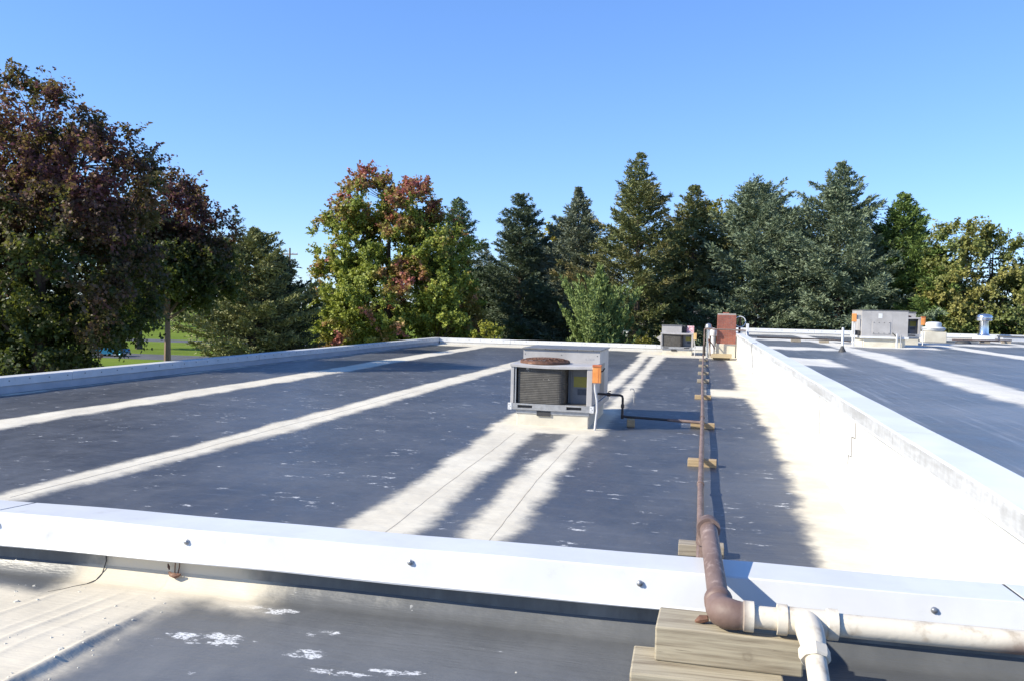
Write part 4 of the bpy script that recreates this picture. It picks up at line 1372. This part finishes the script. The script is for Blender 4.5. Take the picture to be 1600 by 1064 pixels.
def pal_gold(P, zr, c, t, l, r):
    y = np.clip((lat(P, 0.8, 2) - 0.45) * 1.7 + (c - 0.5) + zr * 0.35, 0, 1)
    col = blend([(0.14, 0.18, 0.06), (0.25, 0.275, 0.085), (0.34, 0.30, 0.085), (0.26, 0.16, 0.075)], [1 - y, 0.6 + 0 * y, y * 0.6, y * 0.35 * t])
    return col * (0.75 + 0.5 * l)[:, None]


def pal_olive(P, zr, c, t, l, r):
    col = blend([(0.13, 0.15, 0.038), (0.21, 0.20, 0.05), (0.29, 0.23, 0.05)], [0.7 + 0 * c, c, zr * t])
    return col * (0.75 + 0.5 * l)[:, None]


def pal_yellow(P, zr, c, t, l, r):
    col = blend([(0.18, 0.19, 0.04), (0.40, 0.30, 0.045), (0.30, 0.26, 0.04)], [0.4 + 0 * c, c, t])
    return col * (0.75 + 0.5 * l)[:, None]


def conifer(name, px, topy, Y, hw, label, cols, group='conifers behind the far parapet', p=0.85, n_br=150, droop=-0.22, lift=0.25, t0=0.27, blade=(0.25, 0.064),
            dens=1.0, sparse=0.0, tips=1.0, cat='conifer tree', ground=0.0, up=False, fx=1.0):
    top = at(px, topy, Y)
    H = top.z - ground
    base = np.array([top.x, top.y, ground])
    R = hw * Y / F_PX * 1.04
    t = thing(name, tuple(base), label, cat, group)
    lines = [([tuple(base + np.array((0, 0, -0.3))), tuple(base + np.array((0.05, 0, H * 0.5))), tuple(base + np.array((0, 0, H * 0.985)))], [0.02 * H * 0.8, 0.010 * H, 0.012])]
    Pall, Dall, Call, Nall = [], [], [], []
    ga = rng.uniform(0, 6.28)
    n_br = int(n_br * 0.8)
    R *= 1.28
    ph = rng.uniform(0, 6.28, 4)
    for i in range(n_br):
        f = (i + rng.uniform(0, 1)) / n_br
        tt = t0 + (1 - t0) * f ** 0.86
        if sparse and rng.uniform() < sparse:
            continue
        az = ga + i * 2.39996 + rng.normal(0, 0.35)
        L = R * (min(1.0, max(0.0, 1 - tt) / 0.5) ** p) * rng.uniform(0.58, 1.16) + 0.10
        L *= 1 + 0.16 * math.sin(2 * az + 7 * tt + ph[0]) + 0.13 * math.sin(3 * az - 19 * tt + ph[1]) + 0.10 * math.sin(az + 31 * tt + ph[2])
        z0 = H * tt
        dirh = np.array([math.cos(az), math.sin(az), 0])
        if up:
            a_, b_ = rng.uniform(0.9, 1.9), 0.3
        else:
            a_ = droop * (1 - tt) * 1.3 + lift * tt * 2.2 + rng.normal(0, 0.07)
            b_ = 0.10 + 0.10 * rng.uniform()
        n_s = max(3, int(L * 7.0 * dens))
        s = (np.arange(n_s) + rng.uniform(0, 1, n_s)) / n_s * 0.86 + 0.14
        bp = np.array([0, 0, z0]) + dirh * (L * s)[:, None] + np.array([0, 0, 1.0]) * (L * (a_ * s + b_ * s * s))[:, None]
        if L > 0.8 and tt < 0.9:
            e = np.array([0, 0, z0]) + dirh * L * 0.8 + np.array([0, 0, L * (a_ * 0.8 + b_ * 0.64)])
            lines.append(([tuple(base + np.array((0, 0, z0))), tuple(base + (np.array((0, 0, z0)) + e) / 2 + np.array([0, 0, 0.02 * L])), tuple(base + e)], [0.012 + 0.008 * L, 0.012 + 0.004 * L, 0.006]))
        side = np.array([-dirh[1], dirh[0], 0])
        bdir = nrm(dirh + np.array([0, 0, a_ + 2 * b_ * 0.7]))
        cb = rng.uniform()
        for sg in (-1, 0, 1):
            tl = (0.36 * L * (1.05 - s) + min(0.26, 0.06 + 0.22 * L)) * rng.uniform(0.7, 1.2, n_s)
            if sg == 0:
                td = nrm(bdir + rng.normal(0, 0.25, (n_s, 3)) + np.array([0, 0, 0.25]))
                tl = tl * 0.6
            else:
                td = nrm(bdir * 0.75 + sg * side * 0.8 + np.array([0, 0, -0.12 if not up else 0.5]) + rng.normal(0, 0.2, (n_s, 3)))
            nb = max(3, int(8 * dens))
            q = np.linspace(0.1, 1, nb)
            pp = bp[:, None, :] + td[:, None, :] * (tl[:, None, None] * q[None, :, None])
            pp[:, :, 2] -= 0.10 * (q ** 2)[None, :] * tl[:, None] * (0 if up else 1)
            Pall.append(pp.reshape(-1, 3))
            Dall.append(np.repeat(td, nb, 0))
            Call.append(np.stack([np.full(n_s * nb, cb), np.repeat(rng.uniform(size=n_s), nb), np.full(n_s * nb, tt)], -1))
    P = np.concatenate(Pall)
    D = np.concatenate(Dall)
    Cc = np.concatenate(Call)
    P[:, 0] *= fx
    P = P + rng.normal(0, 0.035, P.shape)
    N = len(P)
    d = nrm(D + rng.normal(0, 0.42, (N, 3)) + np.array([0, 0, 0.10]))
    s = nrm(np.cross(d, rng.normal(size=(N, 3))))
    Lb = blade[0] * rng.uniform(0.6, 1.3, (N, 1)) * (1 - 0.45 * np.clip((Cc[:, 2:3] - 0.85) / 0.15, 0, 1))
    wb = blade[1] * 0.5 * rng.uniform(0.7, 1.3, (N, 1))
    V = np.stack([P - d * Lb * 0.25, P + d * Lb * 0.25 + s * wb, P + d * Lb * 0.8, P + d * Lb * 0.25 - s * wb], 1)
    w = np.stack([np.full(N, 0.7), Cc[:, 0] * 0.9, Cc[:, 1] * tips * 0.9] + ([np.clip((lat(P, 0.7, 4) - 0.45) * 3, 0, 1) * 1.2 * Cc[:, 1]] if len(cols) > 3 else []))
    tint = blend(cols, w) * rng.uniform(0.75, 1.25, (N, 1))
    limb_mesh('trunk', lines, 'tree_bark', t, 5)
    quad_cloud('crown', V + base, tint, 'needle', t)
    return t


BLUE = [(0.121, 0.163, 0.097), (0.17, 0.213, 0.129), (0.224, 0.262, 0.167)]
GREEN = [(0.084, 0.126, 0.054), (0.12, 0.168, 0.07), (0.168, 0.21, 0.09)]
OLIVE = [(0.103, 0.128, 0.048), (0.156, 0.175, 0.062), (0.206, 0.2, 0.073), (0.325, 0.163, 0.069)]
GREY = [(0.121, 0.147, 0.099), (0.167, 0.19, 0.127), (0.218, 0.236, 0.161)]
DARK = [(0.041, 0.062, 0.032), (0.06, 0.081, 0.039), (0.086, 0.103, 0.053)]
DEEP = [(0.079, 0.134, 0.036), (0.126, 0.192, 0.043), (0.192, 0.246, 0.058)]
JUNI = [(0.135, 0.190, 0.055), (0.185, 0.245, 0.072), (0.235, 0.290, 0.095)]

# left: two dark red maples beyond the left parapet
q = at(62, 500, 21.5)
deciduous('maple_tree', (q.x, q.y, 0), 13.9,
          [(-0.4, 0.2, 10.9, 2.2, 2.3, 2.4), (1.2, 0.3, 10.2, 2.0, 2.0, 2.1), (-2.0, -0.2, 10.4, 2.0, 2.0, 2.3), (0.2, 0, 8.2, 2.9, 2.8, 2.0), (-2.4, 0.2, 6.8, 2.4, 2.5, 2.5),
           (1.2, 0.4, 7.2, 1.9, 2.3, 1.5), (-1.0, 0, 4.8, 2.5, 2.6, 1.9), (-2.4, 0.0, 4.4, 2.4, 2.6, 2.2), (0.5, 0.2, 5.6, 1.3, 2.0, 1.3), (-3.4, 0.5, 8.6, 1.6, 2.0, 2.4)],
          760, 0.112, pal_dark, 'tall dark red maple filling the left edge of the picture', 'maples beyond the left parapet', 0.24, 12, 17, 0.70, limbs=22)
q = at(262, 500, 31)
deciduous('maple_tree', (q.x, q.y, 0), 11.6,
          [(0.0, 0, 10.4, 1.4, 1.5, 1.7), (-1.2, 0, 9.4, 1.6, 1.8, 1.6), (1.5, 0.2, 9.5, 1.0, 1.3, 1.1), (0.2, 0, 8.6, 1.9, 2.0, 1.3), (1.7, 0.3, 8.2, 1.0, 1.3, 1.0), (-1.4, 0, 8.0, 1.7, 1.8, 1.0), (0.6, 0, 7.6, 1.3, 1.4, 0.7)],
          340, 0.125, pal_dark, 'lower dark maple with bare brown trunk, right of the tall one', 'maples beyond the left parapet', 0.16, 11, 18, 0.70, limbs=14, bark='pole_wood')
# colourful maple in the middle
q = at(606, 480, 48.5)
deciduous('maple_tree', (q.x, q.y, 0), 15.3,
          [(-1.2, 0, 12.9, 1.9, 2.0, 2.0), (1.4, 0, 12.5, 1.9, 2.0, 1.9), (-2.8, 0, 10.8, 1.8, 2.0, 2.1), (0, 0, 10.4, 2.8, 2.6, 2.2), (2.9, 0, 10.5, 1.9, 2.0, 1.9), (-3.2, 0, 8.0, 1.8, 2.0, 1.8),
           (0, -0.4, 7.6, 3.4, 3.0, 2.2), (3.5, 0, 8.1, 1.8, 2.0, 1.7), (-2.4, 0, 5.6, 2.4, 2.6, 1.8), (1.0, -0.3, 5.2, 3.0, 2.8, 1.8), (4.3, 0, 6.4, 1.7, 1.8, 1.5), (4.6, 0, 4.4, 1.5, 1.8, 1.4), (0, 0, 3.6, 3.9, 3.0, 1.4)],
          720, 0.16, pal_maple, 'round maple turning from green to red in the middle left', 'broadleaf trees behind the roof', 0.26, 11, 20, 0.76, limbs=24)

# conifers, left to right
conifer('spruce_tree', 368, 322, 62, 40, 'thin sparse spruce with drooping boughs behind the dark maples', DARK, p=0.9, n_br=100, droop=-0.3, sparse=0.3, dens=0.8, lift=0.1)
conifer('spruce_tree', 398, 360, 41, 74, 'bushy olive green spruce right of the bare maple trunk', [(0.15, 0.165, 0.06), (0.22, 0.225, 0.085), (0.28, 0.275, 0.125)], p=0.8, n_br=210, droop=-0.15, dens=1.05, blade=(0.2, 0.075))
conifer('spruce_tree', 437, 402, 43, 52, 'small dark spruce at the right shoulder of the bushy one', DARK, p=0.7, n_br=170, droop=-0.1, dens=1.0, blade=(0.19, 0.07))
conifer('spruce_tree', 715, 312, 60, 46, 'narrow dark spruce just right of the colourful maple', GREEN, p=0.75, n_br=190, dens=0.95)
conifer('spruce_tree', 757, 382, 66, 38, 'small pale spruce in the gap right of the narrow dark one', GREY, p=0.9, n_br=130, dens=0.85)
conifer('spruce_tree', 815, 306, 56, 50, 'dark green pointed spruce above the left end of the large unit', [(0.060, 0.088, 0.052), (0.086, 0.115, 0.066), (0.115, 0.145, 0.088)], p=0.75, n_br=230)
conifer('spruce_tree', 905, 296, 56.5, 66, 'grey green spruce with a thin wispy leader above the large unit', GREY, p=1.1, n_br=250)
conifer('spruce_tree', 1000, 242, 53.5, 62, 'tallest olive brown spruce with sky gaps in the middle', OLIVE, p=0.85, n_br=200, droop=-0.18, sparse=0.08, dens=1.0)
conifer('spruce_tree', 1085, 292, 57, 56, 'brownish spruce between the tallest one and the blue ones', OLIVE, p=0.85, n_br=210)
conifer('spruce_tree', 1185, 292, 55.5, 76, 'broad blunt blue spruce behind the brick chimney', BLUE, p=0.55, n_br=250, t0=0.28)
conifer('spruce_tree', 1316, 256, 54.5, 84, 'tall broad blue spruce left of the upper roof units', BLUE, p=1.0, n_br=260, t0=0.28)
conifer('spruce_tree', 1413, 306, 55, 56, 'deep green spruce right above the wide upper roof unit', DEEP, p=0.75, n_br=240)
conifer('spruce_tree', 1468, 388, 53, 52, 'low deep green spruce between the deep green one and the golden tree', DEEP, p=0.7, n_br=180)
conifer('spruce_tree', 860, 385, 64, 55, 'dark spruce tucked behind the grey green one', DARK, p=0.7, n_br=110, dens=0.65, blade=(0.34, 0.15))
conifer('spruce_tree', 1045, 362, 64, 58, 'dark spruce tucked behind the tallest one', DARK, p=0.7, n_br=110, dens=0.65, blade=(0.34, 0.15))
conifer('spruce_tree', 1255, 345, 64, 56, 'dark spruce tucked between the two blue ones', DARK, p=0.7, n_br=110, dens=0.65, blade=(0.34, 0.15))
conifer('spruce_tree', 1368, 356, 64, 52, 'dark spruce tucked between blue and deep green ones', DARK, p=0.7, n_br=110, dens=0.65, blade=(0.34, 0.15))
conifer('spruce_tree', 775, 425, 60, 55, 'dark low spruce behind the yellow green shrub', DARK, p=0.6, n_br=110, dens=0.65, blade=(0.34, 0.15))
conifer('juniper', 938, 420, 48.5, 38, 'bright green upright juniper just behind the far parapet', JUNI, p=1.6, n_br=230, up=True, dens=1.0, blade=(0.2, 0.07), t0=0.10, cat='juniper')

# broadleaf trees and shrubs among the conifers
q = at(866, 480, 72)
deciduous('broadleaf_tree', (q.x, q.y, 0), 14.0, [(0, 0, 12.2, 1.6, 1.6, 1.8), (0.2, 0, 9.5, 2.0, 2.0, 2.2)], 60, 0.24, pal_yellow, 'small yellow tree top peeping between two spruces', 'broadleaf trees behind the roof', 0.2, 9, 9, 0.95, limbs=6)
q = at(1130, 480, 70)
deciduous('broadleaf_tree', (q.x, q.y, 0), 15.6, [(-0.6, 0, 13.6, 1.8, 1.8, 2.0), (1.2, 0, 11.5, 1.8, 2.0, 2.2), (-0.8, 0, 10.5, 2.0, 2.0, 2.2)], 90, 0.24, pal_olive, 'olive tree top left of the blunt blue spruce', 'broadleaf trees behind the roof', 0.22, 9, 10, 0.95, limbs=8)
q = at(1215, 480, 70)
deciduous('broadleaf_tree', (q.x, q.y, 0), 15.8, [(-1.2, 0, 14.0, 1.6, 1.8, 1.7), (0.3, 0, 13.2, 1.6, 1.8, 1.7), (1.9, 0, 11.0, 1.4, 1.6, 1.7), (0.2, 0, 10.5, 2.4, 2.0, 2.2)], 110, 0.24, pal_olive, 'olive tree top right of the blunt blue spruce', 'broadleaf trees behind the roof', 0.22, 9, 10, 0.95, limbs=8)
q = at(1548, 480, 52)
deciduous('maple_tree', (q.x, q.y, 0), 12.6,
          [(-1.9, 0, 10.7, 1.2, 1.5, 1.6), (-0.4, 0, 10.6, 1.2, 1.5, 1.5), (0.8, 0, 10.0, 1.3, 1.6, 1.5), (2.2, 0, 9.0, 1.4, 1.6, 1.5), (-1.6, 0, 8.3, 1.8, 1.8, 1.8), (0.4, -0.2, 7.6, 2.4, 2.2, 1.9), (2.6, 0, 6.9, 1.9, 2.0, 1.7),
           (-1.2, 0, 5.8, 2.2, 2.2, 1.5), (1.4, 0, 5.4, 2.4, 2.2, 1.6), (3.8, 0, 7.2, 1.6, 1.8, 1.8), (0, 0, 3.5, 3.8, 2.6, 1.4)],
          430, 0.145, pal_gold, 'round golden olive maple at the right edge of the picture', 'broadleaf trees behind the roof', 0.2, 10, 20, 0.76, limbs=16)
q = at(762, 520, 46.5)
deciduous('shrub', (q.x, q.y, 0), 6.1, [(0, 0, 5.0, 0.75, 0.7, 0.9), (0.2, 0, 4.0, 0.9, 0.8, 1.0)], 40, 0.15, lambda P, zr, c, t, l, r: blend([GRN, YGR, YEL], [0.5 + 0 * c, c, t * 0.8]) * (0.75 + 0.5 * l)[:, None],
          'yellow green shrub just behind the corner of the far parapet', 'shrubs behind the far parapet', 0.05, 9, 9, 0.55, cat='shrub', limbs=5)
q = at(1004, 520, 46.3)
deciduous('shrub', (q.x, q.y, 0), 5.75, [(0, 0, 4.9, 0.6, 0.6, 0.75), (0.1, 0, 4.0, 0.7, 0.7, 0.9)], 30, 0.13, pal_olive, 'small olive shrub left of the distant air conditioner', 'shrubs behind the far parapet', 0.04, 9, 9, 0.5, cat='shrub', limbs=5)

# lawn tree by the road
q = at(217, 540, 108)
deciduous('lawn_tree', (q.x, q.y, 0), 12.5, [(0, 0, 8.8, 4.2, 4.0, 3.4), (-2.5, 0, 7.5, 3.0, 3.0, 2.4), (2.5, 0, 7.4, 3.0, 3.0, 2.3)], 110, 0.40, pal_olive, 'distant tree with thick trunk on the lawn beside the road', 'distant trees', 0.42, 9, 9, 1.5, limbs=10)

# far wood closing the horizon
wv, wc = [], []
for k in range(150):
    x = -330 + k * 4.6 + random.uniform(-2, 2)
    y = 190 + random.uniform(-10, 25)
    hh = random.uniform(8, 14.5)
    n = 170
    u = nrm(rng.normal(size=(n, 3))) * rng.uniform(0.6, 1.0, (n, 1))
    P = np.array([x, y, hh * 0.55]) + u * np.array([4.2, 4.0, hh * 0.5])
    wv.append(leaves(P, u, 1.5))
    c = np.array(random.choice([(0.045, 0.065, 0.028), (0.07, 0.085, 0.03), (0.09, 0.08, 0.03), (0.035, 0.05, 0.03)]))
    wc.append(np.tile(c, (n, 1)) * rng.uniform(0.7, 1.3, (n, 1)))
dummy = bpy.data.objects.new('tmp', None)
fw = quad_cloud('far_wood', np.concatenate(wv), np.concatenate(wc), 'leaf', dummy)
fw.parent = None
bpy.data.objects.remove(dummy)
fw['kind'] = 'stuff'
tag(fw, 'distant band of mixed trees beyond the lawn', 'woodland')

# ------------------------------------------------------------------ car, pole, house in the background
q = at(172, 560, 93)
car = thing('parked_car', (q.x, q.y, 0), 'dark blue car on the road, half hidden by leaves', 'car')
b = MB()
prof = [(-2.2, 0.35), (-2.28, 0.62), (-2.2, 0.92), (-1.35, 1.0), (-0.72, 1.42), (0.15, 1.48), (0.95, 1.40), (1.65, 1.02), (2.15, 0.95), (2.25, 0.6), (2.18, 0.33), (1.8, 0.28), (-1.8, 0.28)]
vs, fs = [], []
ws = [(-0.86, 0.94), (-0.9, 0.97), (0.9, 0.97), (0.86, 0.94)]
for w_, s_ in ((-0.80, 0.96), (-0.88, 1.0), (0.88, 1.0), (0.80, 0.96)):
    for x, z in prof:
        k_ = 0.82 if z > 1.2 else 1.0
        vs.append((q.x + x * s_, q.y + w_ * k_, z * (0.98 if s_ < 1 else 1)))
n = len(prof)
for i in range(3):
    for j in range(n):
        fs.append((i * n + j, i * n + (j + 1) % n, (i + 1) * n + (j + 1) % n, (i + 1) * n + j))
fs += [tuple(range(n)), tuple(3 * n + j for j in range(n - 1, -1, -1))]
body = b.add(vs, fs).build('body', 'car_blue', car, True, 0.04)
for sgn in (-1, 1):
    yw = q.y + sgn * 0.80
    for xa, xb_, ta, tb in ((-1.15, -0.15, -0.68, -0.12), (-0.05, 1.40, -0.02, 0.88)):
        MB().add([(q.x + xa, yw, 1.02), (q.x + xb_, yw, 1.02), (q.x + tb, yw - sgn * 0.06, 1.37), (q.x + ta, yw - sgn * 0.06, 1.36),
                  (q.x + xa, yw - sgn * 0.12, 1.02), (q.x + xb_, yw - sgn * 0.12, 1.02), (q.x + tb, yw - sgn * 0.16, 1.37), (q.x + ta, yw - sgn * 0.16, 1.36)],
                 [(0, 1, 2, 3), (4, 7, 6, 5), (0, 3, 7, 4), (1, 5, 6, 2), (3, 2, 6, 7), (0, 4, 5, 1)]).build('window', 'car_glass', body)
for xa, za, xb_, zb in ((-1.37, 1.0, -0.76, 1.41), (1.67, 1.03, 1.0, 1.40)):
    MB().add([(q.x + xa - (0.03 if xa < 0 else -0.03), q.y - 0.68, za + 0.03), (q.x + xa - (0.03 if xa < 0 else -0.03), q.y + 0.68, za + 0.03), (q.x + xb_ - (0.03 if xa < 0 else -0.03), q.y + 0.58, zb + 0.02), (q.x + xb_ - (0.03 if xa < 0 else -0.03), q.y - 0.58, zb + 0.02)], [(0, 1, 2, 3)]).build('windscreen', 'car_glass', body)
for xw in (-1.4, 1.38):
    for sgn in (-1, 1):
        w_ = MB().lathe([(0.20, -0.10), (0.31, -0.10), (0.33, -0.06), (0.33, 0.06), (0.31, 0.10), (0.20, 0.10)], (q.x + xw, q.y + sgn * 0.80, 0.33), 'Y', 24).build('wheel', 'tyre', car, True)
        MB().lathe([(0.19, -0.112), (0.19, 0.112)], (q.x + xw, q.y + sgn * 0.80, 0.33), 'Y', 16).build('rim', 'galv', w_)
for sgn in (-1, 1):
    MB().box(q.x + 2.18, q.x + 2.27, q.y + sgn * 0.68 - 0.12, q.y + sgn * 0.68 + 0.12, 0.70, 0.86).build('tail_light', 'tail_red', body)
MB().box(q.x + 2.20, q.x + 2.29, q.y - 0.8, q.y + 0.8, 0.38, 0.50).build('bumper', 'galv', body)

q = at(453, 388, 104)
q0 = at(453, 480, 104)
up_ = thing('utility_pole', (q.x, q.y, 0), 'distant utility pole with crossarm left of the colourful maple', 'utility pole')
MB().tube([(q.x, q.y, -0.3), (q.x, q.y, q.z)], [0.17, 0.11], 10).build('pole', 'pole_wood', up_, True)
arm = MB().box(q.x - 1.1, q.x + 1.1, q.y - 0.06, q.y + 0.06, q.z - 0.9, q.z - 0.75).build('crossarm', 'pole_wood', up_)
for dx in (-1.0, -0.4, 0.4, 1.0):
    MB().lathe([(0.05, 0), (0.06, 0.08), (0.03, 0.16)], (q.x + dx, q.y, q.z - 0.75), 'Z', 8).build('insulator', 'white_metal', arm, True)
for k, (dz, lab) in enumerate(((-0.6, 'upper'), (-2.2, 'lower'))):
    a = Vector((q.x - 0.9 * (1 - k), q.y, q.z + dz))
    c = at(150, 270 + 40 * k, 96)
    pts = [a.lerp(c, i / 14) + Vector((0, 0, -0.9 * math.sin(math.pi * i / 14))) for i in range(15)]
    tag(MB().tube(pts, 0.014, 6).build('overhead_wire', 'zinc', None, True), lab + ' of two thin overhead wires leaving the utility pole', 'wire', 'overhead wires')

# pale house glimpsed through the trees
hx, hy = -3.4, 84.0
hs = thing('house', (hx, hy, 0), 'white house glimpsed through the trees left of the chimney', 'house')
MB().box(hx - 5, hx + 5, hy, hy + 8, 0, 5.6).build('wall', 'house_white', hs)
MB().add([(hx - 5.4, hy - 0.4, 5.6), (hx + 5.4, hy - 0.4, 5.6), (hx + 5.4, hy + 8.4, 5.6), (hx - 5.4, hy + 8.4, 5.6), (hx - 5.4, hy + 4, 8.4), (hx + 5.4, hy + 4, 8.4)],
         [(0, 1, 5, 4), (2, 3, 4, 5), (0, 4, 3), (1, 2, 5), (0, 3, 2, 1)]).build('roof', 'house_roof', hs)
for xw in (-3.4, -0.6, 2.4):
    for zw in (1.0, 3.7):
        w_ = MB().box(hx + xw - 0.5, hx + xw + 0.5, hy - 0.04, hy + 0.02, zw, zw + 1.3).build('window', 'white_metal', hs)
        MB().box(hx + xw - 0.42, hx + xw + 0.42, hy - 0.046, hy - 0.041, zw + 0.08, zw + 1.22).build('pane', 'car_glass', w_)
